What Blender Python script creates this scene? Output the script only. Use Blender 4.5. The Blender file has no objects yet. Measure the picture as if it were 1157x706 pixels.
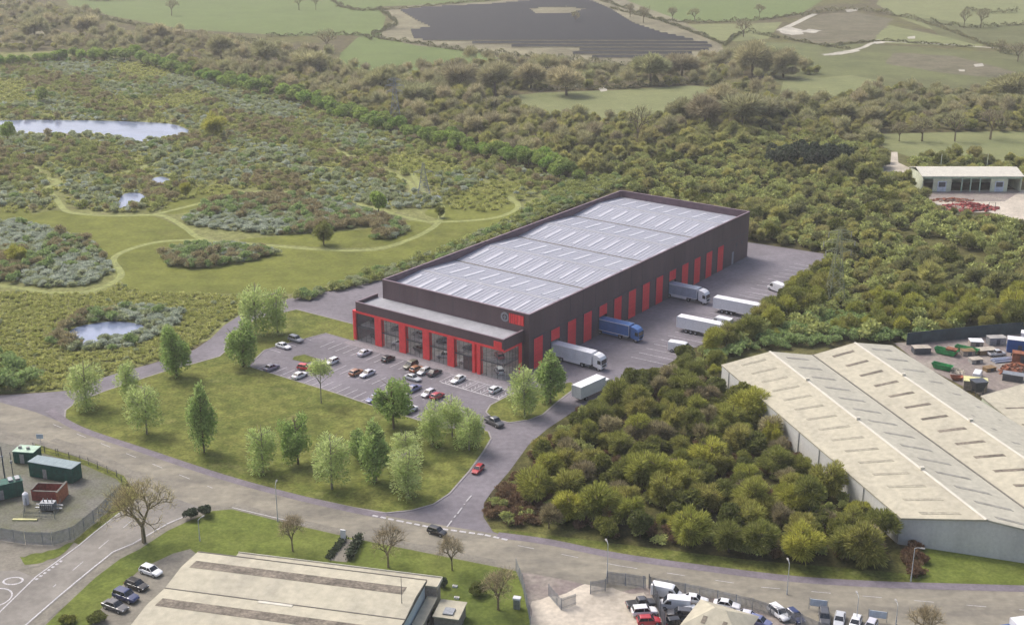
import bpy, bmesh, math, random
import numpy as np
from mathutils import Vector, Matrix
from mathutils.geometry import tessellate_polygon
R = math.radians
rng = np.random.default_rng(11)
random.seed(5)
S = bpy.context.scene
COL = S.collection

# ------------------------------------------------------------------ camera
F0, TH, HC = 1417.0, R(19.4), 110.0
PW, PH = 1157.0, 706.0
cam = bpy.data.cameras.new('camera')
cam.sensor_width = 36.0
cam.lens = 36.0 * F0 / PW
cam.clip_start = 1.0
cam.clip_end = 20000
co = bpy.data.objects.new('camera', cam)
COL.objects.link(co)
co.location = (0, 0, HC)
co.rotation_euler = (math.pi / 2 - TH, 0, 0)
S.camera = co

def G(x, y, z=0.0):
    """surveyed map position of a picture point that lies at height z"""
    a, b = x - PW / 2, y - PH / 2
    d = F0 * math.sin(TH) + b * math.cos(TH)
    fw = F0 * math.cos(TH) - b * math.sin(TH)
    k = (HC - z) / d
    return (a * k, fw * k)

OX, OY, AN = 3.95, 270.8, R(53.98)
CU, SU = math.cos(AN), math.sin(AN)
def L(u, v):
    return (OX + u * CU - v * SU, OY + u * SU + v * CU)

# ------------------------------------------------------------------ materials
LEAF = 2.15
def nd(nt, t, **kw):
    n = nt.nodes.new(t)
    for k, v in kw.items():
        setattr(n, k, v)
    return n

def ramp(nt, stops):
    r = nd(nt, 'ShaderNodeValToRGB')
    e = r.color_ramp.elements
    e[0].position, e[0].color = stops[0][0], (*stops[0][1], 1)
    e[1].position, e[1].color = stops[-1][0], (*stops[-1][1], 1)
    for p, c in stops[1:-1]:
        x = e.new(p); x.color = (*c, 1)
    return r

def mat(name, col, rough=.8, var=.12, scale=.5, metal=0, bump=0, col2=None, spec=.3, streak=None, fine=None, contrast=(.35, .65)):
    """surface with two scales of procedural variation in object space"""
    m = bpy.data.materials.new(name); m.use_nodes = True
    nt = m.node_tree; p = nt.nodes['Principled BSDF']
    tc = nd(nt, 'ShaderNodeTexCoord')
    mp = nd(nt, 'ShaderNodeMapping')
    nt.links.new(tc.outputs['Object'], mp.inputs[0])
    if streak: mp.inputs['Scale'].default_value = streak
    n1 = nd(nt, 'ShaderNodeTexNoise'); n1.inputs['Scale'].default_value = scale; n1.inputs['Detail'].default_value = 6
    n1.inputs['Roughness'].default_value = .68
    nt.links.new(mp.outputs[0], n1.inputs['Vector'])
    c2 = col2 if col2 else tuple(c * (1 - 2 * var) for c in col)
    c1 = col if col2 else tuple(min(1, c * (1 + var)) for c in col)
    r = ramp(nt, [(contrast[0], c2), (contrast[1], c1)])
    nt.links.new(n1.outputs['Fac'], r.inputs[0])
    out = r.outputs[0]
    if fine:
        n2 = nd(nt, 'ShaderNodeTexNoise'); n2.inputs['Scale'].default_value = fine[0]; n2.inputs['Detail'].default_value = 4
        nt.links.new(tc.outputs['Object'], n2.inputs['Vector'])
        mx = nd(nt, 'ShaderNodeMix', data_type='RGBA', blend_type='MULTIPLY')
        mx.inputs[0].default_value = 1
        r2 = ramp(nt, [(.3, (1 - fine[1],) * 3), (.7, (1 + fine[1],) * 3)])
        nt.links.new(n2.outputs['Fac'], r2.inputs[0])
        nt.links.new(out, mx.inputs[6]); nt.links.new(r2.outputs[0], mx.inputs[7])
        out = mx.outputs[2]
    nt.links.new(out, p.inputs['Base Color'])
    p.inputs['Roughness'].default_value = rough
    p.inputs['Metallic'].default_value = metal
    p.inputs['Specular IOR Level'].default_value = spec
    if bump:
        b = nd(nt, 'ShaderNodeBump'); b.inputs['Strength'].default_value = bump; b.inputs['Distance'].default_value = .3
        nt.links.new(n1.outputs['Fac'], b.inputs['Height']); nt.links.new(b.outputs[0], p.inputs['Normal'])
    return m

def zonemat(name, cols, s1=.02, s2=.25, s3=1.6, rough=.95, amt=.35):
    """ground cover: large patches of several colours, broken by two finer scales"""
    m = bpy.data.materials.new(name); m.use_nodes = True
    nt = m.node_tree; p = nt.nodes['Principled BSDF']
    tc = nd(nt, 'ShaderNodeTexCoord')
    def noise(sc, det=5, ro=.6):
        n = nd(nt, 'ShaderNodeTexNoise'); n.inputs['Scale'].default_value = sc
        n.inputs['Detail'].default_value = det; n.inputs['Roughness'].default_value = ro
        nt.links.new(tc.outputs['Object'], n.inputs['Vector']); return n
    a = noise(s1, 8, .7)
    k = len(cols)
    r = ramp(nt, [(.3 + .4 * i / (k - 1), c) for i, c in enumerate(cols)])
    nt.links.new(a.outputs['Fac'], r.inputs[0])
    out = r.outputs[0]
    for sc, am in ((s2, amt), (s3, amt)):
        n = noise(sc)
        r2 = ramp(nt, [(.33, (1 - am,) * 3), (.67, (1 + am,) * 3)])
        nt.links.new(n.outputs['Fac'], r2.inputs[0])
        mx = nd(nt, 'ShaderNodeMix', data_type='RGBA', blend_type='MULTIPLY'); mx.inputs[0].default_value = 1
        nt.links.new(out, mx.inputs[6]); nt.links.new(r2.outputs[0], mx.inputs[7]); out = mx.outputs[2]
    nt.links.new(out, p.inputs['Base Color'])
    p.inputs['Roughness'].default_value = rough
    p.inputs['Specular IOR Level'].default_value = .1
    return m

def leafmat(name, c1, c2, transl=.4, leafvar=.35, k=LEAF, more=()):
    cs = [tuple(x * k for x in c) for c in (c1, *more, c2)]
    return leafmat_(name, cs, transl, leafvar)
def leafmat_(name, cs, transl, leafvar):
    """foliage: colour differs from plant to plant and from leaf clump to leaf clump"""
    m = bpy.data.materials.new(name); m.use_nodes = True
    nt = m.node_tree; nt.nodes.clear()
    o = nd(nt, 'ShaderNodeOutputMaterial')
    oi = nd(nt, 'ShaderNodeObjectInfo'); ge = nd(nt, 'ShaderNodeNewGeometry')
    r = ramp(nt, [(i / (len(cs) - 1), c) for i, c in enumerate(cs)])
    nt.links.new(oi.outputs['Random'], r.inputs[0])
    r2 = ramp(nt, [(0, (1 - leafvar,) * 3), (1, (1 + leafvar,) * 3)])
    nt.links.new(ge.outputs['Random Per Island'], r2.inputs[0])
    mx = nd(nt, 'ShaderNodeMix', data_type='RGBA', blend_type='MULTIPLY'); mx.inputs[0].default_value = 1
    nt.links.new(r.outputs[0], mx.inputs[6]); nt.links.new(r2.outputs[0], mx.inputs[7])
    d = nd(nt, 'ShaderNodeBsdfDiffuse'); t = nd(nt, 'ShaderNodeBsdfTranslucent')
    s = nd(nt, 'ShaderNodeMixShader'); s.inputs[0].default_value = transl
    nt.links.new(mx.outputs[2], d.inputs[0]); nt.links.new(mx.outputs[2], t.inputs[0])
    nt.links.new(d.outputs[0], s.inputs[1]); nt.links.new(t.outputs[0], s.inputs[2])
    nt.links.new(s.outputs[0], o.inputs[0])
    return m

def glassmat(name, tint=(.06, .07, .08), clear=.6):
    m = bpy.data.materials.new(name); m.use_nodes = True
    nt = m.node_tree; nt.nodes.clear()
    o = nd(nt, 'ShaderNodeOutputMaterial')
    t = nd(nt, 'ShaderNodeBsdfTransparent'); t.inputs[0].default_value = (.93, .95, .96, 1)
    d = nd(nt, 'ShaderNodeBsdfDiffuse'); d.inputs[0].default_value = (*tint, 1)
    g = nd(nt, 'ShaderNodeBsdfGlossy'); g.inputs[0].default_value = (.9, .9, .95, 1); g.inputs[1].default_value = .04
    a = nd(nt, 'ShaderNodeMixShader'); a.inputs[0].default_value = clear
    nt.links.new(d.outputs[0], a.inputs[1]); nt.links.new(t.outputs[0], a.inputs[2])
    lw = nd(nt, 'ShaderNodeLayerWeight'); lw.inputs[0].default_value = .5
    pw = nd(nt, 'ShaderNodeMath', operation='POWER'); pw.inputs[1].default_value = 4
    nt.links.new(lw.outputs['Facing'], pw.inputs[0])
    fr = nd(nt, 'ShaderNodeMath', operation='MULTIPLY_ADD'); fr.inputs[1].default_value = .5; fr.inputs[2].default_value = .05
    nt.links.new(pw.outputs[0], fr.inputs[0])
    b = nd(nt, 'ShaderNodeMixShader')
    nt.links.new(fr.outputs[0], b.inputs[0]); nt.links.new(a.outputs[0], b.inputs[1]); nt.links.new(g.outputs[0], b.inputs[2])
    nt.links.new(b.outputs[0], o.inputs[0])
    return m

M = {}
def mm(k, *a, **kw): M[k] = mat(k, *a, **kw); return M[k]
mm('asphalt_new', (.195, .180, .200), .9, .14, .045, fine=(.9, .12), bump=0, streak=(1, 1.3, 1))
mm('road_old', (.285, .262, .205), .9, .14, .10, col2=(.17, .158, .132), streak=(1, 2.2, 1), fine=(.7, .12))
mm('road_side', (.24, .225, .20), .9, .12, .12, fine=(.9, .10))
mm('pavement', (.19, .168, .19), .9, .10, .3, fine=(2, .12))
mm('verge', (.215, .20, .165), .9, .10, .3, fine=(2, .15))
mm('kerb', (.30, .28, .28), .9, .1, 1)
mm('line', (.52, .51, .52), .7, .15, 3, fine=(6, .2))
mm('paving', (.26, .235, .25), .8, .1, .5, fine=(2, .1))
mm('gravel', (.17, .165, .15), .95, .2, .12, col2=(.12, .125, .075), fine=(2.5, .25))
mm('yard_dirt', (.30, .27, .23), .95, .2, .1, col2=(.19, .155, .15), fine=(1.2, .2))
mm('yard_pale', (.50, .45, .37), .95, .15, .08, fine=(1.2, .15))
mm('sand', (.44, .42, .35), .95, .15, .1)
mm('path', (.26, .285, .10), .95, .15, .4, fine=(1, .2))
mm('tan_ground', (.205, .188, .115), .95, .2, .03, fine=(.3, .2))
mm('cladding', (.135, .092, .100), .55, .10, .15, streak=(1, 1, .15), fine=(3, .12))
mm('cladding_cap', (.22, .155, .18), .5, .1, 1)
mm('cladding_in', (.16, .105, .125), .6, .1, .5)
mm('red', (.86, .075, .08), .5, .06, 1.0, fine=(4, .06))
mm('red_door', (.84, .07, .08), .5, .07, .5, streak=(.2, .2, 9), fine=(4, .06))
mm('roof_metal', (.335, .345, .395), .6, .04, .25, streak=(.25, 1.8, 1), spec=.35, fine=(1.5, .07))
mm('roof_annex', (.34, .345, .37), .7, .08, .25, fine=(1.5, .07))
mm('rooflight', (.50, .51, .55), .4, .05, .5, spec=.45)
mm('concrete', (.36, .35, .33), .9, .1, .5)
mm('dark_in', (.05, .045, .045), .9, .2, .5)
mm('floor_in', (.50, .47, .46), .6, .2, .5)
mm('roof_beige', (.455, .425, .325), .85, .07, .15, streak=(1, .35, 1), fine=(.9, .12), col2=(.325, .305, .245), contrast=(.2, .55))
mm('roof_beige_b', (.425, .41, .335), .85, .07, .12, streak=(1, .35, 1), fine=(.9, .12), col2=(.36, .345, .285), contrast=(.2, .55))
mm('roof_light_faint', (.33, .31, .24), .8, .12, .5, fine=(2, .12))
mm('roof_light_grey', (.28, .275, .24), .8, .12, .5, fine=(2, .12))
mm('roof_light_strip', (.185, .16, .125), .7, .25, .5, fine=(2, .25))
mm('ridge_cap', (.60, .575, .49), .7, .05, .5)
mm('gutter', (.16, .15, .13), .8, .1, .5)
mm('wall_grey', (.61, .61, .575), .8, .06, .2, streak=(1, 1, .2), fine=(2, .06))
mm('wall_blue', (.56, .65, .65), .7, .06, .3, fine=(2, .05))
mm('brick_pale', (.33, .29, .25), .9, .15, 2)
mm('brick_red', (.30, .085, .065), .9, .2, 2, fine=(6, .15))
mm('brick_orange', (.46, .17, .09), .9, .15, 2)
mm('cream_wall', (.62, .66, .50), .8, .1, .5)
mm('green_paint', (.012, .10, .075), .5, .2, 1)
mm('green_roof', (.24, .31, .33), .6, .1, .6, streak=(3, 1, 1))
mm('pale_green', (.42, .56, .44), .7, .1, 1)
mm('skip_green', (.05, .30, .10), .55, .25, 1)
mm('steel', (.32, .34, .36), .45, .15, 2, metal=.5)
mm('steel_dark', (.10, .11, .13), .5, .15, 2, metal=.3)
mm('fence_grey', (.23, .255, .29), .6, .15, 1)
mm('rust', (.30, .12, .07), .9, .3, .8)
mm('red_stack', (.36, .085, .08), .8, .3, .9)
mm('timber', (.25, .17, .09), .9, .2, 2)
mm('bark', (.16, .125, .085), .95, .25, 3)
mm('bark_pale', (.30, .27, .22), .95, .25, 3)
mm('rubber', (.02, .02, .022), .8, .1, 5)
mm('rim', (.45, .46, .48), .35, .1, 5, metal=.7)
mm('car_glass', (.02, .024, .03), .12, .1, 2, spec=.8)
mm('lamp_lens', (.75, .76, .78), .2, .03, 5)
mm('tail_lens', (.45, .02, .02), .3, .05, 5)
mm('white_paint', (.80, .80, .82), .35, .03, 2)
mm('trailer_white', (.72, .73, .77), .45, .06, .6)
mm('trailer_grey', (.36, .40, .50), .5, .08, .8)
mm('trailer_blue', (.10, .20, .45), .5, .08, .8)
mm('blue_paint', (.04, .10, .30), .4, .08, 1)
mm('chassis', (.035, .035, .04), .7, .1, 2)
mm('lamp_post', (.50, .52, .52), .5, .08, 2)
mm('solar', (.013, .015, .019), .6, .10, .3, spec=.25)
mm('sign_grey', (.30, .30, .33), .5, .1, 2)
mm('yellow', (.62, .60, .30), .8, .1, 1)
mm('blue_plastic', (.55, .62, .70), .6, .1, 1)
M['glass'] = glassmat('glass_front', (.12, .12, .13), .93)
M['paint'] = {}
for k, c in dict(white=(.78, .79, .80), silver=(.50, .52, .54), black=(.015, .015, .018), dark_grey=(.07, .072, .08), grey=(.22, .23, .26),
                 red=(.42, .02, .03), bright_red=(.62, .035, .03), blue_grey=(.16, .18, .33), dark_blue=(.02, .035, .12), orange=(.38, .16, .07),
                 olive=(.13, .13, .09), mauve=(.27, .25, .33), pale_silver=(.62, .62, .68)).items():
    m = mat('paint_' + k, c, .3, .03, 1, spec=.5)
    m.node_tree.nodes['Principled BSDF'].inputs['Coat Weight'].default_value = .6
    M['paint'][k] = m
M['water'] = mat('pond_water', (.20, .245, .36), .16, .1, .08, spec=.9)
M['ground'] = zonemat('rough_ground', [(.085, .082, .035), (.125, .125, .045), (.10, .085, .05), (.15, .15, .06)], .012)
M['heath'] = zonemat('heath_ground', [(.15, .13, .075), (.17, .18, .065), (.20, .21, .08), (.16, .145, .09)], .03, .4, 1.4, amt=.30)
M['woodfloor'] = zonemat('woodland_floor', [(.055, .045, .028), (.085, .082, .03), (.12, .125, .04)], .04, .4, 2)
M['meadow'] = zonemat('mown_meadow', [(.115, .125, .030), (.165, .18, .042), (.125, .14, .032), (.185, .19, .052)], .035, .15, .9, amt=.16)
M['lawn'] = zonemat('lawn_grass', [(.075, .090, .024), (.160, .170, .045), (.10, .12, .028), (.20, .20, .070)], .08, .35, 1.8, amt=.30)
M['lawn_south'] = zonemat('lawn_grass_south', [(.085, .115, .028), (.125, .155, .035), (.14, .16, .042)], .05, .3, 1.6, amt=.2)
M['field_green'] = zonemat('field_green', [(.115, .155, .055), (.14, .182, .064), (.125, .165, .058)], .01, .05, .3, amt=.06)
M['field_pale'] = zonemat('field_pale', [(.165, .185, .082), (.195, .21, .095), (.15, .172, .075)], .012, .06, .3, amt=.08)
M['field_olive'] = zonemat('field_olive', [(.10, .115, .05), (.14, .155, .066), (.115, .12, .055), (.155, .165, .08)], .008, .05, .3, amt=.12)
M['scar'] = zonemat('bare_earth', [(.12, .115, .068), (.155, .14, .092), (.10, .10, .058)], .02, .1, .5, amt=.2)

M['lf_thicket'] = leafmat('leaves_thicket', (.225, .222, .048), (.105, .115, .034), .45, .45, more=((.165, .175, .042), (.178, .168, .052), (.135, .145, .040)))
M['lf_thicket_dark'] = leafmat('leaves_thicket_dark', (.070, .080, .026), (.110, .115, .030))
M['lf_brown'] = leafmat('leaves_bramble', (.095, .058, .038), (.12, .085, .05))
M['lf_wood'] = leafmat('leaves_wood', (.145, .150, .060), (.235, .225, .080), .55, .4, more=((.19, .175, .075), (.165, .172, .060), (.105, .110, .052), (.20, .20, .07)))
M['lf_bare'] = leafmat('twigs_far', (.235, .21, .125), (.18, .185, .095), .45, .4, more=((.20, .20, .10), (.17, .15, .095)))
M['lf_birch'] = leafmat('leaves_birch', (.215, .26, .10), (.25, .285, .125), .55)
M['lf_mid'] = leafmat('leaves_mid', (.15, .205, .065), (.175, .225, .08), .55)
M['lf_row'] = leafmat('leaves_row', (.115, .18, .04), (.17, .225, .055), .5, .4, more=((.14, .175, .05),))
M['lf_grey'] = leafmat('leaves_grey_scrub', (.175, .198, .105), (.215, .23, .145), .4)
M['lf_blue'] = leafmat('leaves_bluegrey_reed', (.20, .225, .17), (.265, .285, .235), .4)
M['lf_rust'] = leafmat('leaves_rusty_scrub', (.175, .15, .085), (.195, .175, .10), .3)
M['lf_olive'] = leafmat('leaves_olive_scrub', (.165, .180, .065), (.215, .230, .085), .3)
M['lf_tuss'] = leafmat('leaves_tussock', (.20, .21, .07), (.27, .27, .11), .3)
M['lf_green'] = leafmat('leaves_green_scrub', (.135, .18, .070), (.175, .22, .090), .4)
M['lf_khaki'] = leafmat('leaves_khaki_sapling', (.17, .14, .085), (.20, .18, .10), .45, .45, more=((.14, .125, .07),))
M['lf_hedge'] = leafmat('leaves_hedge', (.085, .088, .045), (.12, .115, .06), .2)
M['lf_black'] = leafmat('leaves_evergreen', (.030, .040, .026), (.045, .055, .032), .1)
M['twig'] = leafmat('twigs', (.17, .14, .085), (.20, .17, .105), .1)

# ------------------------------------------------------------------ mesh helpers
class MB:
    def __init__(s): s.v = []; s.f = []
    def add(s, vs, fs):
        n = len(s.v); s.v += [tuple(map(float, v)) for v in vs]; s.f += [tuple(i + n for i in f) for f in fs]; return s
    def box(s, x0, x1, y0, y1, z0, z1):
        return s.add([(x0, y0, z0), (x1, y0, z0), (x1, y1, z0), (x0, y1, z0), (x0, y0, z1), (x1, y0, z1), (x1, y1, z1), (x0, y1, z1)],
                     [(0, 3, 2, 1), (4, 5, 6, 7), (0, 1, 5, 4), (1, 2, 6, 5), (2, 3, 7, 6), (3, 0, 4, 7)])
    def frus(s, a, za, b, zb):
        """frustum between rectangle a=(x0,x1,y0,y1) at za and b at zb"""
        def c(r, z): return [(r[0], r[2], z), (r[1], r[2], z), (r[1], r[3], z), (r[0], r[3], z)]
        return s.add(c(a, za) + c(b, zb), [(0, 3, 2, 1), (4, 5, 6, 7), (0, 1, 5, 4), (1, 2, 6, 5), (2, 3, 7, 6), (3, 0, 4, 7)])
    def prism(s, pts, z0, z1):
        n = len(pts)
        s.add([(*p, z0) for p in pts] + [(*p, z1) for p in pts], [(i, (i + 1) % n, n + (i + 1) % n, n + i) for i in range(n)])
        k = len(s.v) - 2 * n
        for t in tessellate_polygon([[Vector((*p, 0)) for p in pts]]):
            s.f.append(tuple(k + n + i for i in t)); s.f.append(tuple(k + i for i in reversed(t)))
        return s
    def tube(s, p, q, r0, r1=None, n=6, caps=True):
        r1 = r0 if r1 is None else r1
        p, q = Vector(p), Vector(q); d = (q - p)
        if d.length < 1e-6: return s
        d.normalize(); a = d.orthogonal().normalized(); b = d.cross(a)
        vs = []
        for c, r in ((p, r0), (q, r1)):
            for i in range(n):
                t = 2 * math.pi * i / n
                vs.append(c + a * (r * math.cos(t)) + b * (r * math.sin(t)))
        fs = [(i, (i + 1) % n, n + (i + 1) % n, n + i) for i in range(n)]
        if caps: fs += [tuple(range(n - 1, -1, -1)), tuple(range(n, 2 * n))]
        return s.add(vs, fs)
    def build(s, name, m, parent=None, smooth=False):
        me = bpy.data.meshes.new(name); me.from_pydata(s.v, [], s.f)
        return link(name, me, m, parent, smooth)

def link(name, me, m, parent=None, smooth=False):
    if m is not None:
        me.materials.append(M[m] if isinstance(m, str) else m)
    if smooth: me.shade_smooth()
    o = bpy.data.objects.new(name, me); COL.objects.link(o)
    if parent is not None: o.parent = parent
    return o

def tag(o, label=None, cat=None, group=None, kind=None):
    if label: o['label'] = label
    if cat: o['category'] = cat
    if group: o['group'] = group
    if kind: o['kind'] = kind
    return o

def thing(name, label, cat, loc=(0, 0), rz=0, group=None, z=0, sc=None):
    o = bpy.data.objects.new(name, None); COL.objects.link(o)
    o.location = (loc[0], loc[1], z if len(loc) < 3 else loc[2]); o.rotation_euler = (0, 0, rz)
    if sc: o.scale = sc
    o.empty_display_size = .5
    return tag(o, label, cat, group)

def dup(root, loc, rz=0, label=None, sc=None, cat=None, group=None, name=None):
    r = root.copy(); COL.objects.link(r)
    if name: r.name = name
    r.location = (loc[0], loc[1], 0 if len(loc) < 3 else loc[2]); r.rotation_euler = (0, 0, rz)
    if sc: r.scale = sc
    if label: r['label'] = label
    if cat: r['category'] = cat
    if group: r['group'] = group
    for ch in KIDS.get(root.name, root.children):
        c = ch.copy(); COL.objects.link(c); c.parent = r
        for g in ch.children:
            d = g.copy(); COL.objects.link(d); d.parent = c
    return r
KIDS = {}

def smooth_poly(pts, closed=True, k=5):
    n = len(pts); out = []
    for i in range(n if closed else n - 1):
        if closed: a, b, c, d = pts[i - 1], pts[i], pts[(i + 1) % n], pts[(i + 2) % n]
        else: a, b, c, d = pts[max(i - 1, 0)], pts[i], pts[i + 1], pts[min(i + 2, n - 1)]
        for j in range(k):
            t = j / k
            out.append(tuple(.5 * (2 * b[q] + (c[q] - a[q]) * t + (2 * a[q] - 5 * b[q] + 4 * c[q] - d[q]) * t * t + (3 * b[q] - a[q] - 3 * c[q] + d[q]) * t ** 3) for q in (0, 1)))
    if not closed: out.append(pts[-1])
    return out

ZL = [0.0]
def sheet(name, px, m, smooth=False, z=None, world=False, kind='structure', slab=0, rag=0):
    pts = px if world else [G(*p) for p in px]
    if smooth: pts = smooth_poly(pts)
    if rag:
        q = []
        for i in range(len(pts)):
            a, b = pts[i], pts[(i + 1) % len(pts)]
            n = max(1, int(math.dist(a, b) / (rag * 3)))
            for j in range(n):
                t = j / n
                q.append((a[0] + (b[0] - a[0]) * t + rng.normal() * rag * .4, a[1] + (b[1] - a[1]) * t + rng.normal() * rag * .6))
        pts = q
    if z is None: ZL[0] += .002; z = ZL[0]
    b = MB()
    if slab: b.prism(pts, z - slab, z)
    else:
        b.v = [(*p, z) for p in pts]
        b.f = [tuple(t) for t in tessellate_polygon([[Vector((*p, 0)) for p in pts]])]
        # wind upward
        ff = []
        for f in b.f:
            p, q, r = (b.v[i] for i in f)
            s = (q[0] - p[0]) * (r[1] - p[1]) - (q[1] - p[1]) * (r[0] - p[0])
            ff.append(f if s > 0 else f[::-1])
        b.f = ff
    o = b.build(name, m)
    tag(o, kind=kind)
    return o

def strip_pts(pts, w):
    """offset polygon of a polyline (map metres)"""
    lft, rgt = [], []
    n = len(pts)
    for i in range(n):
        a = Vector(pts[max(i - 1, 0)]); b = Vector(pts[min(i + 1, n - 1)])
        d = (b - a).normalized(); nn = Vector((-d.y, d.x)) * w / 2
        p = Vector(pts[i]); lft.append(p + nn); rgt.append(p - nn)
    return lft, rgt

def ribbon(name, px, w, m, z=None, world=False, smooth=True, h=0, mb=None):
    pts = px if world else [G(*p) for p in px]
    if smooth: pts = smooth_poly(pts, False)
    l, r = strip_pts(pts, w)
    if z is None and mb is None: ZL[0] += .002; z = ZL[0]
    b = mb or MB(); n = len(pts)
    if h:
        vs = [(*p, z) for p in l] + [(*p, z) for p in r] + [(*p, z + h) for p in l] + [(*p, z + h) for p in r]
        fs = []
        for i in range(n - 1):
            fs += [(2 * n + i, 3 * n + i, 3 * n + i + 1, 2 * n + i + 1), (i, 2 * n + i, 2 * n + i + 1, i + 1), (n + i, n + i + 1, 3 * n + i + 1, 3 * n + i)]
        b.add(vs, fs)
    else:
        b.add([(*p, z) for p in l] + [(*p, z) for p in r], [(i, n + i, n + i + 1, i + 1) for i in range(n - 1)])
    if mb is None:
        o = b.build(name, m); tag(o, kind='structure'); return o

def dashes(mb, a, b, w, dash, gap, z):
    a, b = Vector(a), Vector(b); d = b - a; Ln = d.length; d.normalize(); nn = Vector((-d.y, d.x)) * w / 2
    t = 0
    while t < Ln:
        e = min(t + dash, Ln)
        p, q = a + d * t, a + d * e
        mb.add([(*(p - nn), z), (*(q - nn), z), (*(q + nn), z), (*(p + nn), z)], [(0, 1, 2, 3)])
        t += dash + gap

def inpoly(P, poly):
    P = np.asarray(P); x, y = P[:, 0], P[:, 1]; c = np.zeros(len(P), bool)
    n = len(poly)
    for i in range(n):
        x0, y0 = poly[i - 1]; x1, y1 = poly[i]
        k = ((y0 > y) != (y1 > y))
        with np.errstate(divide='ignore', invalid='ignore'):
            xx = (x1 - x0) * (y - y0) / (y1 - y0 + 1e-12) + x0
        c ^= (k & (x < xx))
    return c

def scatter(px, sp, excl=(), world=False, jit=.45):
    poly = px if world else [G(*p) for p in px]
    a = np.array(poly); lo, hi = a.min(0), a.max(0)
    xs = np.arange(lo[0], hi[0], sp); ys = np.arange(lo[1], hi[1], sp)
    X, Y = np.meshgrid(xs, ys)
    X = X + (np.arange(len(ys)) % 2)[:, None] * sp * .5
    P = np.stack([X.ravel(), Y.ravel()], 1) + rng.uniform(-jit, jit, (X.size, 2)) * sp
    P = P[inpoly(P, poly)]
    for e in excl:
        if len(P): P = P[~inpoly(P, e)]
    return P
GP = lambda px: [G(*p) for p in px]

# ------------------------------------------------------------------ foliage meshes
def quads_mesh(name, C, Nn, Ua, w, h, m):
    """C centres, Nn normals, Ua long axes; w,h half sizes"""
    V_ = np.cross(Nn, Ua); V_ /= (np.linalg.norm(V_, axis=1, keepdims=True) + 1e-9)
    w = w[:, None]; h = h[:, None]
    v = np.stack([C - Ua * h, C + V_ * w, C + Ua * h, C - V_ * w], 1).reshape(-1, 3)
    n = len(C)
    me = bpy.data.meshes.new(name)
    me.vertices.add(4 * n); me.vertices.foreach_set('co', v.astype(np.float32).ravel())
    me.loops.add(4 * n); me.loops.foreach_set('vertex_index', np.arange(4 * n, dtype=np.int32))
    me.polygons.add(n); me.polygons.foreach_set('loop_start', np.arange(0, 4 * n, 4, dtype=np.int32))
    me.update(calc_edges=True)
    me.materials.append(M[m] if isinstance(m, str) else m)
    return me

def unit(a): return a / (np.linalg.norm(a, axis=1, keepdims=True) + 1e-9)

def crown_mesh(name, m, rx, rz, zc, nl=9, n=2500, leaf=.22, radial=.4, elong=1.6, fill=.75, lobe=.5, seed=0, flat=0.0, droop=0.0, low=False):
    """irregular crown of many small leaf clumps gathered in lobes; zc = height of crown centre"""
    g = np.random.default_rng(seed)
    lc, lr = [], []
    for i in range(nl):
        d = unit(g.normal(size=(1, 3)))[0]
        if d[2] < -.2 and not low: d[2] *= -.5
        k = g.uniform(.35, .72) if i else 0
        lc.append([d[0] * rx * k, d[1] * rx * k, d[2] * rz * k]); lr.append(g.uniform(.75, 1.15) * lobe)
    lc, lr = np.array(lc), np.array(lr)
    pk = g.choice(nl, n, p=lr ** 2 / (lr ** 2).sum())
    d = unit(g.normal(size=(n, 3)) + np.array([0, 0, .25]))
    rad = (g.uniform(0, 1, n) ** (1 / 3.) * (1 - fill) + fill) * g.uniform(.85, 1.12, n)
    C = lc[pk] + d * (lr[pk] * rad)[:, None] * np.array([rx, rx, rz])
    if flat: C[:, 2] = np.maximum(C[:, 2], -rz * flat)
    if droop: C[:, 2] -= droop * (np.hypot(C[:, 0], C[:, 1]) / rx) ** 2
    rd = unit(C / np.array([rx, rx, rz]) + d * .6)
    C[:, 2] += zc
    keep = C[:, 2] > .05
    C, rd, d = C[keep], rd[keep], d[keep]; n = len(C)
    Nn = unit(rd + g.normal(size=(n, 3)) * .55)
    t = unit(g.normal(size=(n, 3)))
    Ua = unit(rd * radial + t * (1 - radial))
    Ua = unit(Ua + np.array([0, 0, .15]))
    Nn = unit(np.cross(Ua, np.cross(Nn, Ua)))
    s = leaf * g.uniform(.6, 1.4, n)
    return quads_mesh(name, C, Nn, Ua, s / elong ** .5, s * elong ** .5, m)

def trunk_mesh(name, h, r, m='bark', seed=0, limbs=5, spread=1.6, n=6, top=None):
    g = np.random.default_rng(seed); b = MB()
    p = Vector((0, 0, -.1)); tp = Vector((g.normal() * .15, g.normal() * .15, h * .55))
    b.tube(p, tp, r, r * .7, n)
    b.tube(tp, (tp.x + g.normal() * .2, tp.y + g.normal() * .2, (top or h)), r * .7, r * .25, n)
    for i in range(limbs):
        a = 2 * math.pi * (i + g.uniform()) / max(1, limbs)
        z0 = h * g.uniform(.35, .75); q0 = Vector((0, 0, z0)) + (tp * (z0 / h))*0.3
        q1 = Vector((math.cos(a) * spread, math.sin(a) * spread, min(z0 + h * g.uniform(.2, .45), h * .86)))
        b.tube(q0, q1, r * .45, r * .15, 5)
    me = bpy.data.meshes.new(name); me.from_pydata(b.v, [], b.f); me.materials.append(M[m]); return me

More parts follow.
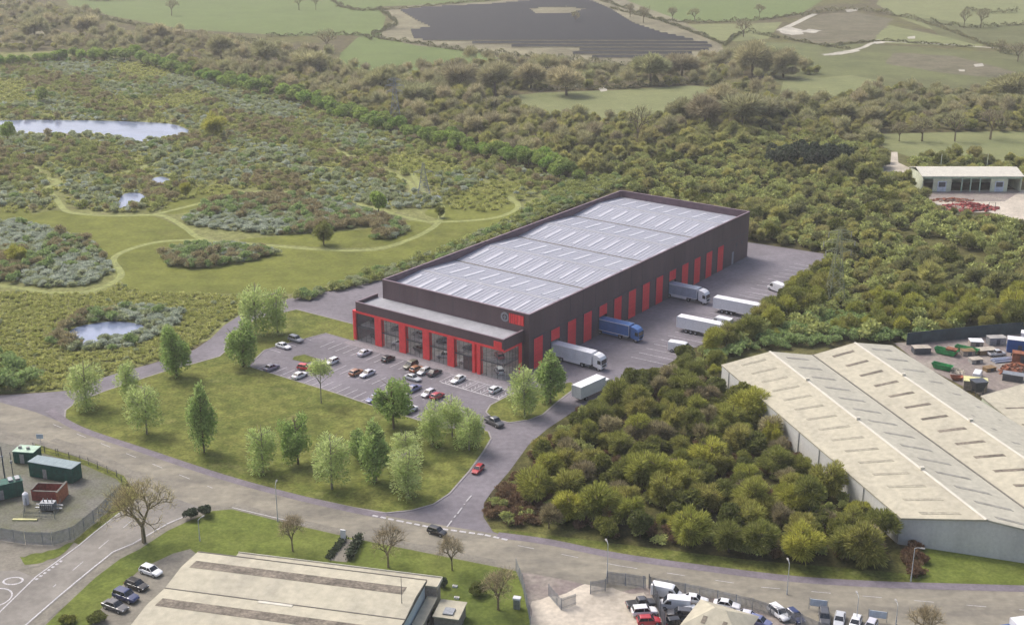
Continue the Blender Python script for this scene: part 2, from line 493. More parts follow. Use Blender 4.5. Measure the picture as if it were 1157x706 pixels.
def bare_meshes(name, h, spread, seed, levels=5, m='bark', twig='twig', ntw=3, r0=.35, tw=.03, trunk=.28, twl=1.0, vase=.6):
    """branching skeleton + fine twigs"""
    g = np.random.default_rng(seed); b = MB(); tips = []
    def go(p, d, ln, r, lv):
        q = p + d * ln
        b.tube(p, q, r, r * .68, 5 if lv > 1 else 3, caps=False)
        if lv >= 2:
            tips.append((p, q, d))
        if lv >= levels: return
        k = 3 if lv > 0 else 4
        for i in range(k):
            a = 2 * math.pi * (i + g.uniform(-.3, .3)) / k
            o = d.orthogonal().normalized(); o2 = d.cross(o)
            side = o * math.cos(a) + o2 * math.sin(a)
            nd_ = (d * vase + side * g.uniform(.45, .85) + Vector((0, 0, .22))).normalized()
            go(p + d * ln * g.uniform(.7, 1.0), nd_, ln * g.uniform(.62, .82), r * .58, lv + 1)
    go(Vector((0, 0, -.1)), Vector((g.normal() * .03, g.normal() * .03, 1)).normalized(), h * trunk, r0, 0)
    V = np.array([tuple(v) for v in b.v])
    sx = spread / max(1e-3, np.percentile(np.hypot(V[:, 0], V[:, 1]), 99)); sz = h / V[:, 2].max()
    V = V * np.array([sx, sx, sz]) 
    me = bpy.data.meshes.new(name); me.from_pydata(V.tolist(), [], b.f); me.materials.append(M[m])
    P0, D = [], []
    for p, q, d in tips:
        for _ in range(ntw):
            t = g.uniform(0, 1); P0.append(np.array(p.lerp(q, t)) * [sx, sx, sz]); D.append(np.array(d) + g.normal(size=3) * .7 + [0, 0, .2])
    P0, D = np.array(P0), unit(np.array(D)); n = len(P0)
    ln = g.uniform(.5, 1.2, n) * twl
    Nn = unit(np.cross(D, g.normal(size=(n, 3))))
    tm = quads_mesh(name + '_twigs', P0 + D * (ln * .5)[:, None], Nn, D, np.full(n, tw), ln * .5, twig)
    return me, tm

# stuff: many plants as one object, instanced by geometry nodes
def proto_collection(name, meshes):
    c = bpy.data.collections.new(name)
    for i, me in enumerate(meshes):
        o = bpy.data.objects.new('%s_%02d' % (name, i), me); c.objects.link(o)
    return c

def scatter_stuff(name, label, cat, P, smin, smax, coll, ncoll, zs=(.8, 1.2), kind='stuff', wgt=None):
    n = len(P)
    me = bpy.data.meshes.new(name); me.vertices.add(n)
    co_ = np.zeros((n, 3), np.float32); co_[:, :2] = P
    me.vertices.foreach_set('co', co_.ravel())
    s = rng.uniform(smin, smax, n)
    if wgt is not None: s = s * wgt
    sc = np.stack([s, s, s * rng.uniform(zs[0], zs[1], n)], 1).astype(np.float32)
    a = me.attributes.new('sc', 'FLOAT_VECTOR', 'POINT'); a.data.foreach_set('vector', sc.ravel())
    a = me.attributes.new('rz', 'FLOAT_VECTOR', 'POINT')
    r_ = np.zeros((n, 3), np.float32); r_[:, 2] = rng.uniform(0, 6.283, n); a.data.foreach_set('vector', r_.ravel())
    a = me.attributes.new('ix', 'INT', 'POINT'); a.data.foreach_set('value', rng.integers(0, ncoll, n).astype(np.int32))
    o = bpy.data.objects.new(name, me); COL.objects.link(o); tag(o, label, cat, kind=kind)
    ng = bpy.data.node_groups.new(name + '_scatter', 'GeometryNodeTree')
    ng.interface.new_socket('Geometry', in_out='INPUT', socket_type='NodeSocketGeometry')
    ng.interface.new_socket('Geometry', in_out='OUTPUT', socket_type='NodeSocketGeometry')
    gi = ng.nodes.new('NodeGroupInput'); go = ng.nodes.new('NodeGroupOutput')
    iop = ng.nodes.new('GeometryNodeInstanceOnPoints')
    ci = ng.nodes.new('GeometryNodeCollectionInfo'); ci.inputs['Collection'].default_value = coll
    ci.inputs['Separate Children'].default_value = True; ci.inputs['Reset Children'].default_value = True
    def na(nm, t):
        k = ng.nodes.new('GeometryNodeInputNamedAttribute'); k.data_type = t; k.inputs[0].default_value = nm; return k
    lk = ng.links.new
    lk(gi.outputs[0], iop.inputs['Points']); lk(ci.outputs[0], iop.inputs['Instance'])
    iop.inputs['Pick Instance'].default_value = True
    lk(na('ix', 'INT').outputs['Attribute'], iop.inputs['Instance Index'])
    lk(na('rz', 'FLOAT_VECTOR').outputs['Attribute'], iop.inputs['Rotation'])
    lk(na('sc', 'FLOAT_VECTOR').outputs['Attribute'], iop.inputs['Scale'])
    lk(iop.outputs[0], go.inputs[0])
    md = o.modifiers.new('scatter', 'NODES'); md.node_group = ng
    return o
# ================================================================== SETTING: GROUND
o = MB(); o.add([(-4000, -600, 0), (4000, -600, 0), (4000, 7000, 0), (-4000, 7000, 0)], [(0, 1, 2, 3)])
tag(o.build('ground', 'ground'), kind='structure')

# far fields
sheet('field', [(-60, -30), (70, -8), (78, 6), (125, 18), (205, 33), (330, 41), (400, 40), (428, 46), (436, 20), (424, 8), (395, -8), (300, -40)], 'field_green')
sheet('field', [(405, 42), (440, 46), (480, 52), (540, 60), (565, 66), (500, 78), (420, 86), (380, 82), (385, 60)], 'field_green')
sheet('field', [(395, -8), (424, 8), (520, 4), (610, -2), (640, -12), (600, -40)], 'field_green')
sheet('field', [(690, -4), (760, 24), (850, 24), (905, 16), (940, -6), (880, -30), (700, -30)], 'field_green')
sheet('field', [(765, 28), (850, 27), (884, 25), (868, 44), (830, 47), (800, 45)], 'field_pale')
sheet('field', [(560, 110), (610, 105), (700, 102), (780, 97), (822, 100), (830, 112), (790, 130), (700, 137), (600, 133)], 'field_pale')
sheet('field', [(930, 28), (990, 25), (1020, 32), (1060, 40), (1112, 50), (1108, 54), (1000, 49), (935, 42), (915, 30)], 'field_pale')
sheet('field', [(1000, -10), (1180, -10), (1190, 24), (1120, 30), (1060, 36), (1020, 22), (990, 5)], 'field_pale')
sheet('field', [(860, 48), (985, 50), (1100, 58), (1190, 60), (1190, 125), (1060, 130), (960, 108), (890, 100), (850, 80)], 'field_olive')
sheet('field', [(1040, 20), (1120, 30), (1190, 28), (1190, 50), (1100, 50), (1060, 40)], 'field_olive')
sheet('field', [(985, 152), (1060, 150), (1190, 148), (1190, 184), (1110, 182), (1030, 178), (1000, 168)], 'field_pale')
sheet('field', [(885, 92), (960, 85), (1000, 92), (960, 112), (900, 118), (880, 110)], 'field_pale')
sheet('field', [(-40, 30), (30, 30), (70, 38), (60, 48), (-40, 50)], 'tan_ground')
# solar field ground
SOLAR = [(452, 13), (480, 10), (560, 6), (650, -3), (672, 4), (690, 12), (716, 28), (745, 38), (803, 51), (806, 57), (760, 67), (700, 67), (640, 66), (655, 58), (600, 56), (530, 50), (468, 46), (464, 36), (487, 32), (470, 24)]
sheet('field', [(430, 12), (470, 6), (560, 2), (640, -8), (690, -6), (770, 24), (815, 50), (818, 60), (770, 74), (690, 74), (600, 64), (540, 58), (470, 52), (428, 42), (436, 32), (447, 22)], 'tan_ground')
sheet('field', [(597, 11), (640, 9), (662, 12), (640, 18), (605, 17)], 'tan_ground')
# bare earth and pale farm tracks on the right
sheet('bare_earth', [(878, 36), (900, 28), (930, 16), (965, 14), (1010, 22), (985, 46), (930, 50), (890, 44)], 'scar', rag=2)
sheet('bare_earth', [(1010, 60), (1080, 64), (1157, 84), (1157, 92), (1060, 82), (1000, 72)], 'scar', rag=2)
sheet('farm_track', [(879, 34), (893, 31), (906, 34), (908, 39), (895, 40), (884, 38)], 'sand', rag=1)
sheet('farm_track', [(902, 36), (915, 33), (928, 35), (920, 38)], 'sand', rag=1)
ribbon('farm_track', [(880, 35), (898, 27), (910, 21), (921, 16)], 5, 'sand')
ribbon('farm_track', [(930, 62), (955, 59), (975, 54), (992, 48), (1040, 49), (1090, 52), (1130, 55)], 3.5, 'sand')
sheet('farm_track', [(931, 63), (940, 60), (968, 56), (972, 58), (950, 62)], 'sand', rag=1)
sheet('farm_track', [(985, 46), (993, 45), (1000, 49), (990, 50)], 'sand')
for q in ([(1100, 73), (1110, 72), (1112, 75), (1102, 76)], [(1083, 79), (1090, 79), (1090, 81), (1084, 81)], [(955, 11), (970, 10), (968, 13), (957, 14)],
          [(903, 153), (926, 152), (928, 157), (905, 158)], [(648, 95), (654, 94), (656, 98), (650, 99)], [(676, 100), (686, 98), (686, 103), (679, 104)], [(1025, 42), (1034, 41), (1034, 44), (1026, 44)]):
    sheet('bare_earth', q, 'sand')
sheet('farm_track', [(997, 188), (1006, 186), (1007, 172), (1014, 172), (1015, 184), (1028, 190), (1030, 197), (1012, 194), (995, 195)], 'yard_pale')

# heath
ZL[0] = .001
HEATH = [(-60, 62), (60, 58), (140, 66), (230, 78), (300, 102), (400, 138), (520, 170), (640, 208), (700, 212), (560, 262), (432, 316), (325, 338), (272, 356), (238, 383), (161, 414), (84, 441), (-60, 447)]
sheet('heath', HEATH, 'heath')
MEADOWS = [
 [(28, 246), (60, 238), (78, 240), (130, 244), (172, 244), (205, 258), (232, 272), (175, 278), (140, 286), (122, 304), (96, 272), (60, 262), (35, 260)],
 [(138, 286), (165, 278), (232, 273), (330, 281), (420, 284), (468, 270), (500, 248), (545, 243), (580, 236), (600, 240), (560, 258), (500, 284), (455, 298), (400, 312), (360, 326), (330, 332), (270, 332), (165, 330), (137, 318), (130, 300)],
 [(182, 240), (196, 226), (225, 212), (250, 210), (275, 218), (262, 222), (212, 240)],
 [(300, 268), (350, 264), (420, 258), (440, 250), (470, 250), (488, 256), (462, 272), (410, 280), (340, 278), (270, 272)],
 [(515, 222), (540, 210), (575, 205), (590, 212), (572, 224), (588, 236), (545, 243), (505, 248), (480, 240)],
 [(440, 176), (480, 178), (520, 190), (500, 200), (470, 200), (446, 190)],
 [(-30, 95), (30, 92), (28, 108), (60, 112), (10, 118), (-30, 116)],
 [(130, 74), (175, 70), (200, 84), (150, 90)], [(110, 118), (180, 112), (215, 104), (240, 112), (190, 122)], [(-30, 238), (25, 235), (32, 248), (-30, 250)]]
for q in MEADOWS: sheet('meadow', q, 'meadow', smooth=True)
PATHS = [[(38, 188), (50, 200), (66, 205), (54, 213), (64, 225), (74, 238), (92, 242), (130, 244), (172, 243), (190, 246), (210, 258), (232, 271), (300, 277), (360, 282), (420, 282), (462, 271), (488, 258), (498, 248)],
         [(172, 243), (210, 234), (240, 226), (266, 219)], [(232, 271), (182, 273), (146, 282), (128, 293), (137, 309), (128, 319), (100, 329), (60, 331), (20, 325), (-20, 322)],
         [(266, 219), (300, 216), (350, 219), (410, 232), (442, 241), (480, 250), (520, 250), (560, 246), (583, 237), (584, 229), (574, 222)],
         [(90, 204), (140, 195), (170, 186), (205, 176)], [(368, 165), (400, 179), (430, 191), (452, 200), (466, 211), (460, 222)], [(300, 183), (340, 187), (395, 192)], [(466, 196), (478, 216), (498, 230), (498, 248)]]
for q in PATHS: ribbon('path', q, 2.1, 'path')
PONDS = [[(-60, 139), (20, 136), (70, 136), (130, 137), (190, 140), (212, 147), (214, 152), (190, 157), (160, 160), (140, 158), (128, 154), (95, 150), (85, 153), (40, 152), (-60, 154)],
         [(133, 233), (138, 221), (147, 218), (160, 219), (165, 225), (152, 231), (140, 235)], [(170, 209), (173, 202), (184, 200), (192, 204), (190, 210), (178, 211)],
         [(70, 383), (84, 371), (104, 366), (130, 363), (156, 366), (162, 370), (150, 377), (125, 384), (104, 390), (80, 388)],
         [(240, 291), (252, 288), (270, 288), (276, 290), (262, 293), (246, 293)], [(484, 225), (494, 221), (500, 225), (492, 230)]]
for q in PONDS:
    sheet('pond_water', q, 'water', smooth=True)
sheet('pond_shore', [(35, 152), (85, 151), (88, 154), (60, 156), (36, 155)], 'tan_ground')

# woodland floors
sheet('woodland_floor', [(700, 205), (800, 150), (960, 150), (1000, 178), (1040, 215), (1190, 250), (1190, 372), (1000, 388), (870, 386), (812, 412), (1018, 620), (1048, 662), (900, 655), (690, 628), (557, 601), (545, 575), (560, 545), (600, 500), (640, 462), (700, 436), (780, 392), (870, 345), (908, 315), (934, 296), (930, 286), (846, 276), (705, 215)], 'woodfloor')
sheet('verge_grass', [(553, 597), (600, 602), (680, 612), (760, 622), (860, 634), (960, 642), (1046, 650), (1048, 662), (900, 655), (700, 630), (600, 612), (563, 604)], 'lawn')
sheet('lawn', [(1036, 618), (1190, 632), (1190, 668), (1040, 660)], 'lawn_south', rag=.6)

sheet('verge', [(-80, 470), (0, 478), (60, 496), (150, 535), (215, 568), (330, 582), (480, 614), (700, 660), (900, 700), (1000, 740), (1000, 820), (-160, 820)], 'verge', z=.135)
# the new estate: asphalt, lawns, pavements
ASPH = [(-60, 447), (0, 447), (60, 443), (84, 441), (119, 426), (161, 414), (200, 403), (220, 395), (238, 383), (253, 368), (273, 355), (325, 338), (380, 328), (432, 316), (520, 300), (846, 274), (931, 287), (934, 297), (908, 316), (868, 346), (820, 378), (784, 393), (746, 417), (695, 439), (651, 463), (618, 485), (597, 503), (576, 532), (556, 555), (547, 568), (546, 584), (557, 601), (590, 612), (500, 604), (430, 592), (240, 552), (75, 488), (50, 480), (-60, 468)]
sheet('driveway', ASPH, 'asphalt_new', z=.085)
LAWN1 = [(73, 474), (74, 464), (86, 455), (119, 442), (161, 428), (195, 417), (220, 411), (248, 403), (258, 394), (264, 382), (276, 368), (292, 360), (335, 350), (401, 367), (401, 386), (368, 377), (330, 387), (299, 396), (280, 414), (342, 433), (378, 444), (416, 457), (460, 471), (500, 484), (538, 484), (552, 488), (555, 496), (546, 511), (530, 533), (508, 558), (490, 570), (465, 577), (436, 580), (400, 574), (330, 559), (250, 537), (160, 508), (100, 488)]
ISL = [(549, 466), (554, 458), (571, 449), (600, 440), (645, 432), (650, 436), (646, 442), (629, 455), (613, 469), (597, 475), (575, 478), (556, 473)]
zl = .16
for q in (LAWN1, ISL): sheet('lawn', q, 'lawn', z=zl, slab=.12)
def kerb_loop(px):
    ribbon('kerb', px + [px[0]], .35, 'kerb', z=.004, smooth=False, h=.175)
kerb_loop(LAWN1); kerb_loop(ISL)
sheet('lawn', [L(-23.2, 45), L(-26.5, 45.5), L(-27, 50), L(-25.5, 51), L(-23, 50)], 'lawn', world=True, z=.16, slab=.12)
# paving strip in front of the showroom
sheet('paving', [L(-11.6, 48), L(-8, 48), L(-8, 1.3), L(0, 1.3), L(0, -2), L(-11.6, -6)], 'paving', world=True, z=.091)
# painted bays: three rows of the car park and the row in the yard
bays = MB(); zb = .098
def bay(u0, u1, v, vb=None, w=.14):
    a, b = L(u0, v), L(u1, v if vb is None else vb); dashes(bays, a, b, w, 999, 1, zb)
for i in range(25):
    v = 50.5 - i * 2.5
    if v > -10: bay(-12.0, -17.0, v)
for i in range(17):
    v = 44.5 - i * 2.5
    bay(-22.2, -27.2, v)
for i in range(24): bay(-31.2, -36.0, 52.5 - i * 2.5)
for i in range(5): bay(-15 - i * 2.6, -15 - i * 2.6, 60.5, 55.6)
bay(-27.2, -22.2, -99) if False else None
# double lines and a long edge of the marked bays at the right-hand end
dashes(bays, L(-17.1, 12.5), L(-17.1, -8), .28, 999, 1, zb)
dashes(bays, L(-11.9, 14), L(-11.9, -7), .18, 999, 1, zb)
for i in range(9):
    v = 12.2 - i * 2.5
    bay(-12, -17, v - .9, w=.16)
    for k in range(3): dashes(bays, L(-13.2 - k * 1.3, v - .1), L(-14.2 - k * 1.3, v - .85), .12, 9, 1, zb)
for i in range(27):
    u = 22 + i * 3.6
    if i % 1 == 0: dashes(bays, L(u, -14.5), L(u + .7, -25), .16, 999, 1, zb)
for i in range(8):
    u = 62 + i * 2.2
    dashes(bays, L(u + 6, -16.5), L(u + 6.5, -21), .14, 9, 1, zb)
tag(bays.build('bay_markings', 'line'), kind='structure')

# old main road, side road
ROAD = [(-80, 449), (0, 455), (40, 466), (80, 482), (150, 508), (250, 542), (350, 564), (440, 584), (500, 594), (556, 603), (620, 615), (700, 630), (800, 645), (900, 656), (1000, 663), (1190, 668),
        (1240, 760), (1000, 745), (905, 708), (860, 692), (780, 679), (700, 668), (640, 655), (560, 638), (480, 622), (400, 606), (330, 590), (262, 573), (215, 574), (185, 560), (150, 542), (110, 521), (60, 502), (0, 486), (-80, 474)]
sheet('road', ROAD, 'road_old', z=.16)
SIDE = [(150, 544), (190, 560), (226, 574), (205, 586), (185, 596), (150, 617), (128, 626), (103, 646), (68, 675), (31, 707), (-60, 790), (-160, 790), (-60, 740), (-8, 700), (41, 654), (70, 632), (89, 618), (107, 603), (130, 585), (148, 570), (158, 562), (152, 552)]
sheet('side_road', SIDE, 'road_side', z=.166)
# pavements beside the roads
ribbon('pavement', [(56, 464), (74, 477), (100, 489), (160, 509), (250, 539), (330, 561), (400, 577), (436, 584)], 1.9, 'pavement', z=.18)
ribbon('pavement', [(562, 605), (620, 613), (700, 629), (800, 643), (900, 655), (1000, 661), (1100, 664), (1200, 667)], 2.0, 'pavement', z=.18)
ribbon('pavement', [(262, 571), (330, 588), (400, 604), (480, 620), (560, 636)], 1.6, 'verge', z=.172)
ribbon('pavement', [(230, 577), (205, 590), (156, 619), (134, 630), (109, 649), (74, 680), (40, 709), (0, 745)], 1.5, 'verge', z=.176)
ribbon('pavement', [(60, 497), (100, 511), (140, 530), (170, 547)], 1.6, 'verge', z=.174)
rm = MB(); zr = .20
def pxd(a, b, w, d, g): dashes(rm, G(*a), G(*b), w, d, g, zr)
for a, b in (((226, 577), (190, 592)), ((190, 592), (150, 615)), ((150, 615), (128, 624)), ((128, 624), (103, 644)), ((103, 644), (68, 673)), ((68, 673), (30, 706)), ((30, 706), (0, 732))): pxd(a, b, .26, 99, 1)
for a, b in (((146, 572), (130, 584)), ((130, 584), (107, 602)), ((107, 602), (89, 617)), ((89, 617), (70, 631)), ((70, 631), (41, 652)), ((41, 652), (0, 692)), ((0, 692), (-20, 712))): pxd(a, b, .24, 99, 1)
pxd((150, 588), (60, 664), .14, 3, 4.5)
pxd((70, 634), (40, 656), .5, .5, .5)
# give-way line at the mouth of the new drive and the centre dashes up the drive
pts = [(421, 583), (450, 589), (490, 597), (520, 601), (548, 605), (575, 611)]
for a, b in zip(pts[:-1], pts[1:]): pxd(a, b, .5, 1.1, .5)
for a, b in (((505, 596), (515, 583)), ((517, 581), (525, 570)), ((527, 567), (533, 560))): pxd(a, b, .25, 2.4, 1.2)
pts = [(262, 574), (330, 590), (345, 594)]
for a, b in zip(pts[:-1], pts[1:]): pxd(a, b, .18, 99, 1)
pxd((585, 617), (700, 640), .12, 3, 5)
pxd((700, 640), (860, 664), .12, 3, 5); pxd((860, 664), (1157, 690), .12, 3, 5); pxd((60, 480), (240, 552), .12, 3, 5)
tag(rm.build('road_markings', 'line'), kind='structure')
# car park entrance at bottom left with an oval marking
sheet('side_road', [(-60, 650), (-10, 642), (20, 645), (41, 654), (0, 694), (-40, 730)], 'road_side', z=.17)
ov = MB()
c = G(15, 657); n = 28
ri, ro = [], []
for i in range(n):
    t = 2 * math.pi * i / n; ri.append((c[0] + 1.35 * math.cos(t), c[1] + .95 * math.sin(t), .2)); ro.append((c[0] + 1.7 * math.cos(t), c[1] + 1.25 * math.sin(t), .2))
ov.add(ri + ro, [(i, n + i, n + (i + 1) % n, (i + 1) % n) for i in range(n)])
c = G(-6, 676); ri, ro = [], []
for i in range(n):
    t = 2 * math.pi * i / n; ri.append((c[0] + 2.5 * math.cos(t), c[1] + 2.6 * math.sin(t), .2)); ro.append((c[0] + 2.75 * math.cos(t), c[1] + 2.9 * math.sin(t), .2))
ov.add(ri + ro, [(i, n + i, n + (i + 1) % n, (i + 1) % n) for i in range(n)])
tag(ov.build('road_markings', 'line'), kind='structure')
sheet('pavement', [(-60, 608), (0, 618), (12, 634), (26, 640), (70, 630), (44, 640), (20, 645), (-60, 648)], 'verge', z=.178)
sheet('lawn', [(22, 630), (60, 622), (85, 612), (68, 629), (48, 636), (28, 639)], 'lawn_south', z=.186, rag=.3)

# southern lawns
SLAWN = [(40, 718), (75, 684), (108, 653), (136, 632), (158, 621), (190, 600), (212, 590), (240, 578), (262, 576), (330, 593), (400, 609), (480, 625), (560, 641), (584, 646), (590, 660), (602, 720), (560, 800), (40, 800)]
sheet('lawn', SLAWN, 'lawn_south', z=.19)
sheet('parking_apron', [(96, 720), (113, 690), (136, 664), (160, 643), (196, 626), (215, 621), (240, 640), (200, 720)], 'verge', z=.20)
sheet('footpath', [(372, 634), (388, 609), (402, 611), (392, 636)], 'verge', z=.20)
sheet('bare_earth', [(470, 720), (494, 678), (500, 682), (486, 720)], 'verge', z=.20)
# fenced green compound on the left
sheet('gravel', [(-60, 500), (0, 500), (36, 508), (90, 522), (135, 541), (142, 556), (112, 588), (84, 611), (60, 617), (0, 608), (-60, 600)], 'gravel', z=.15)
sheet('lawn', [(142, 546), (152, 552), (156, 562), (140, 576), (108, 602), (90, 616), (84, 612), (112, 588), (140, 560)], 'lawn', z=.172, rag=.3)
sheet('verge_grass', [(40, 502), (90, 518), (140, 538), (148, 550), (140, 552), (132, 542), (90, 524), (38, 510)], 'lawn', z=.172)
# fenced sandy yard at bottom right, car compound
sheet('yard', [(584, 646), (640, 656), (700, 670), (735, 660), (790, 672), (860, 692), (905, 709), (960, 735), (1000, 800), (600, 800), (598, 706), (590, 662)], 'yard_dirt', z=.168)
sheet('yard', [(598, 706), (602, 680), (640, 672), (660, 660), (700, 668), (728, 672), (745, 720), (600, 760)], 'yard_pale', z=.18, rag=.4)
# scrapyard and the barn yard
sheet('yard', [(1010, 388), (1060, 384), (1190, 374), (1190, 470), (1108, 447), (1040, 412)], 'yard_dirt', z=.10)
sheet('yard', [(1030, 212), (1040, 216), (1190, 214), (1190, 262), (1157, 250), (1118, 241), (1080, 240), (1055, 230), (1040, 225)], 'yard_pale', z=.10, rag=.8)
sheet('yard', [(1040, 217), (1153, 217), (1135, 228), (1052, 228)], 'yard_dirt', z=.11)
# ================================================================== MAIN BUILDING
BL, BW, BH = 114.0, 44.8, 14.0
bw = thing('distribution_warehouse', 'long dark plum warehouse with pale grey ridged roof, red dock doors and glass showroom front', 'warehouse', (OX, OY), AN)
DU = [1.8 + 7.1 * k for k in range(14)]
HALF = {1, 4, 9}
DW = 3.7
w = MB(); th = .35
# side wall facing the yard (v = 0) with three open docks
edges = [0]
for k in sorted(HALF): edges += [DU[k], DU[k] + DW]
edges.append(BL)
for i in range(0, len(edges), 2): w.box(edges[i], edges[i + 1], 0, th, 0, 4.7)
w.box(0, BL, 0, th, 4.7, BH)
w.box(0, th, th, BW, 0, BH); w.box(BL - th, BL, th, BW, 0, BH); w.box(th, BL - th, BW - th, BW, 0, BH)
w.build('wall', 'cladding', bw)
lin = MB()
for a, b, c, d in ((th, BL - th, th, th + .06), (th, BL - th, BW - th - .06, BW - th), (th, th + .06, th + .06, BW - th - .06), (BL - th - .06, BL - th, th + .06, BW - th - .06)):
    lin.box(a, b, c, d, 12.0, 13.8)
lin.build('parapet_lining', 'cladding_in', bw)
cp = MB()
for a, b, c, d in ((-.06, BL + .06, -.06, .42), (-.06, BL + .06, BW - .42, BW + .06), (-.06, .42, .42, BW - .42), (BL - .42, BL + .06, .42, BW - .42)):
    cp.box(a, b, c, d, BH, BH + .12)
cp.build('parapet_coping', 'cladding_cap', bw)
# vertical joints of the cladding panels and a thin trim line
jt = MB()
for i in range(1, 20): jt.box(i * 5.7 - .03, i * 5.7 + .03, -.03, 0, 7.9, BH - .01)
for i in range(1, 8): jt.box(-.03, 0, i * 5.6 - .03, i * 5.6 + .03, 10.1, BH - .01)
jt.box(0, BL, -.04, 0, 7.75, 7.87)
jt.build('panel_joints', 'steel_dark', bw)
fl = MB(); fl.box(th, BL - th, th, BW - th, 0, .1); fl.build('floor', 'floor_in', bw)
# roof: four spans, ridges across the building
rf = MB(); span = (BL - 2 * th) / 4
prof = []
for i in range(4):
    x = th + i * span; prof += [(x, 12.0), (x + span / 2, 13.0)]
prof.append((BL - th, 12.0))
vs = []; fs = []
for x, z in prof: vs += [(x, th + .06, z), (x, BW - th - .06, z)]
for i in range(len(prof) - 1): fs.append((2 * i, 2 * i + 2, 2 * i + 3, 2 * i + 1))
rf.add(vs, fs); rf.add([(a, b, c - .25) for a, b, c in vs], [f[::-1] for f in fs])
roof = rf.build('roof', 'roof_metal', bw)
rc = MB()
for i in range(4):
    x = th + i * span + span / 2
    rc.add([(x - .5, th + .1, 12.99), (x, th + .1, 13.06), (x + .5, th + .1, 12.99), (x - .5, BW - th - .1, 12.99), (x, BW - th - .1, 13.06), (x + .5, BW - th - .1, 12.99)], [(0, 1, 4, 3), (1, 2, 5, 4)])
rc.build('ridge_cap', 'roof_annex', roof)
gt = MB()
for i in range(1, 4):
    x = th + i * span; gt.box(x - .32, x + .32, th + .1, BW - th - .1, 12.005, 12.06)
gt.box(th + .06, th + .6, th + .1, BW - th - .1, 12.0, 12.06)
gt.build('valley_gutter', 'gutter', roof)
ms = None
for i in range(4):
    for s in (0, 1):
        for k in range(9):
            x0 = th + i * span + (2.6 if s == 0 else span / 2 + 2.2); x1 = x0 + 8.6
            y0 = 2.9 + k * 4.85; hw = .55
            def zr_(x): 
                t = (x - th - i * span); return (12.0 + t / (span / 2)) if s == 0 else (14.0 - t / (span / 2))
            m_ = MB(); za, zb_ = zr_(x0), zr_(x1)
            vs = []
            for x, z in ((x0, za), (x1, zb_)):
                vs += [(x, y0 - hw, z - .02), (x, y0 + hw, z - .02), (x, y0 - hw + .12, z + .10), (x, y0 + hw - .12, z + .10)]
            m_.add(vs, [(2, 6, 7, 3), (0, 4, 6, 2), (3, 7, 5, 1), (0, 2, 3, 1), (4, 5, 7, 6)])
            m_.build('rooflight', 'rooflight', roof)
# seams of the roof sheets
sm = MB()
for i in range(4):
    for s in (0, 1):
        for k in range(37):
            y = 1.2 + k * 1.2
            x0 = th + i * span + (0.3 if s == 0 else span / 2 + .3); x1 = x0 + span / 2 - .7
            za = 12.0 + (x0 - th - i * span) / (span / 2) if s == 0 else 14.0 - (x0 - th - i * span) / (span / 2)
            zb_ = 12.0 + (x1 - th - i * span) / (span / 2) if s == 0 else 14.0 - (x1 - th - i * span) / (span / 2)
            sm.add([(x0, y - .03, za + .003), (x1, y - .03, zb_ + .003), (x1, y, zb_ + .06), (x0, y, za + .06), (x0, y + .03, za + .003), (x1, y + .03, zb_ + .003)], [(0, 1, 2, 3), (3, 2, 5, 4)])
sm.build('roof_seams', 'roof_metal', roof)
# dock doors
for k, u in enumerate(DU):
    z0 = 4.75 if k in HALF else .06
    d = MB(); d.box(u, u + DW, -.07, 0, z0, 7.6)
    dd = d.build('roller_door', 'red_door', bw)
    if k in HALF: dd['label'] = 'half raised red roller door above a docked lorry'
    fr = MB()
    if k not in HALF:
        pass
    fr.box(u - .18, u, -.12, 0, .02, 7.6); fr.box(u + DW, u + DW + .18, -.12, 0, .02, 7.6); fr.box(u - .18, u + DW + .18, -.12, 0, 7.605, 7.75)
    fr.build('door_frame', 'steel_dark', bw)
    if k not in HALF:
        n_ = MB()
        for i in range(1, 8): n_.box(u + .06, u + DW - .06, -.09, -.07, i * .95, i * .95 + .05)
        n_.build('door_slats', 'red', dd)
# small doors and shutters at the far end
pd = MB(); pd.box(103.6, 104.7, -.06, 0, .03, 3.9); pd.build('side_door', 'roof_annex', bw)
for u in (106, 109.5):
    pw = MB(); pw.box(u, u + .6, -.06, 0, 5.0, 6.2); pw.build('window', 'steel_dark', bw)
# sign: grey ring emblem and red block letters on the front parapet
sg = MB()
for i in range(24):
    a0, a1 = 2 * math.pi * i / 24, 2 * math.pi * (i + 1) / 24
    cy, cz = 6.9, 12.15
    p = [(cy + r_ * math.cos(a), cz + r_ * math.sin(a)) for a in (a0, a1) for r_ in (.75, 1.15)]
    sg.add([(-.16, *p[0]), (-.16, *p[1]), (-.16, *p[3]), (-.16, *p[2]), (0, *p[0]), (0, *p[1]), (0, *p[3]), (0, *p[2])], [(0, 1, 2, 3), (4, 7, 6, 5), (1, 5, 6, 2), (0, 3, 7, 4)])
sg.box(-.16, 0, 6.55, 7.25, 11.95, 12.35); sg.box(-.16, 0, 6.8, 7.0, 11.55, 12.75)
sg.build('sign_emblem', 'sign_grey', bw)
for v0, v1 in ((5.35, 5.6), (4.75, 5.15), (4.1, 4.6), (3.35, 3.95), (2.3, 3.2), (1.5, 2.15)):
    lt = MB(); lt.box(-.2, 0, v0, v1, 11.0, 13.3); lt.build('sign_letter', 'red', bw)
bk = MB(); bk.box(-.05, 0, 1.4, 5.7, 10.85, 13.45); bk.build('sign_panel', mat('sign_back', (.20, .04, .045), .6), bw)

LAMP = bpy.data.materials.new('ceiling_lamp'); LAMP.use_nodes = True
LAMP.node_tree.nodes['Principled BSDF'].inputs['Emission Color'].default_value = (1, .96, .9, 1); LAMP.node_tree.nodes['Principled BSDF'].inputs['Emission Strength'].default_value = 2.2
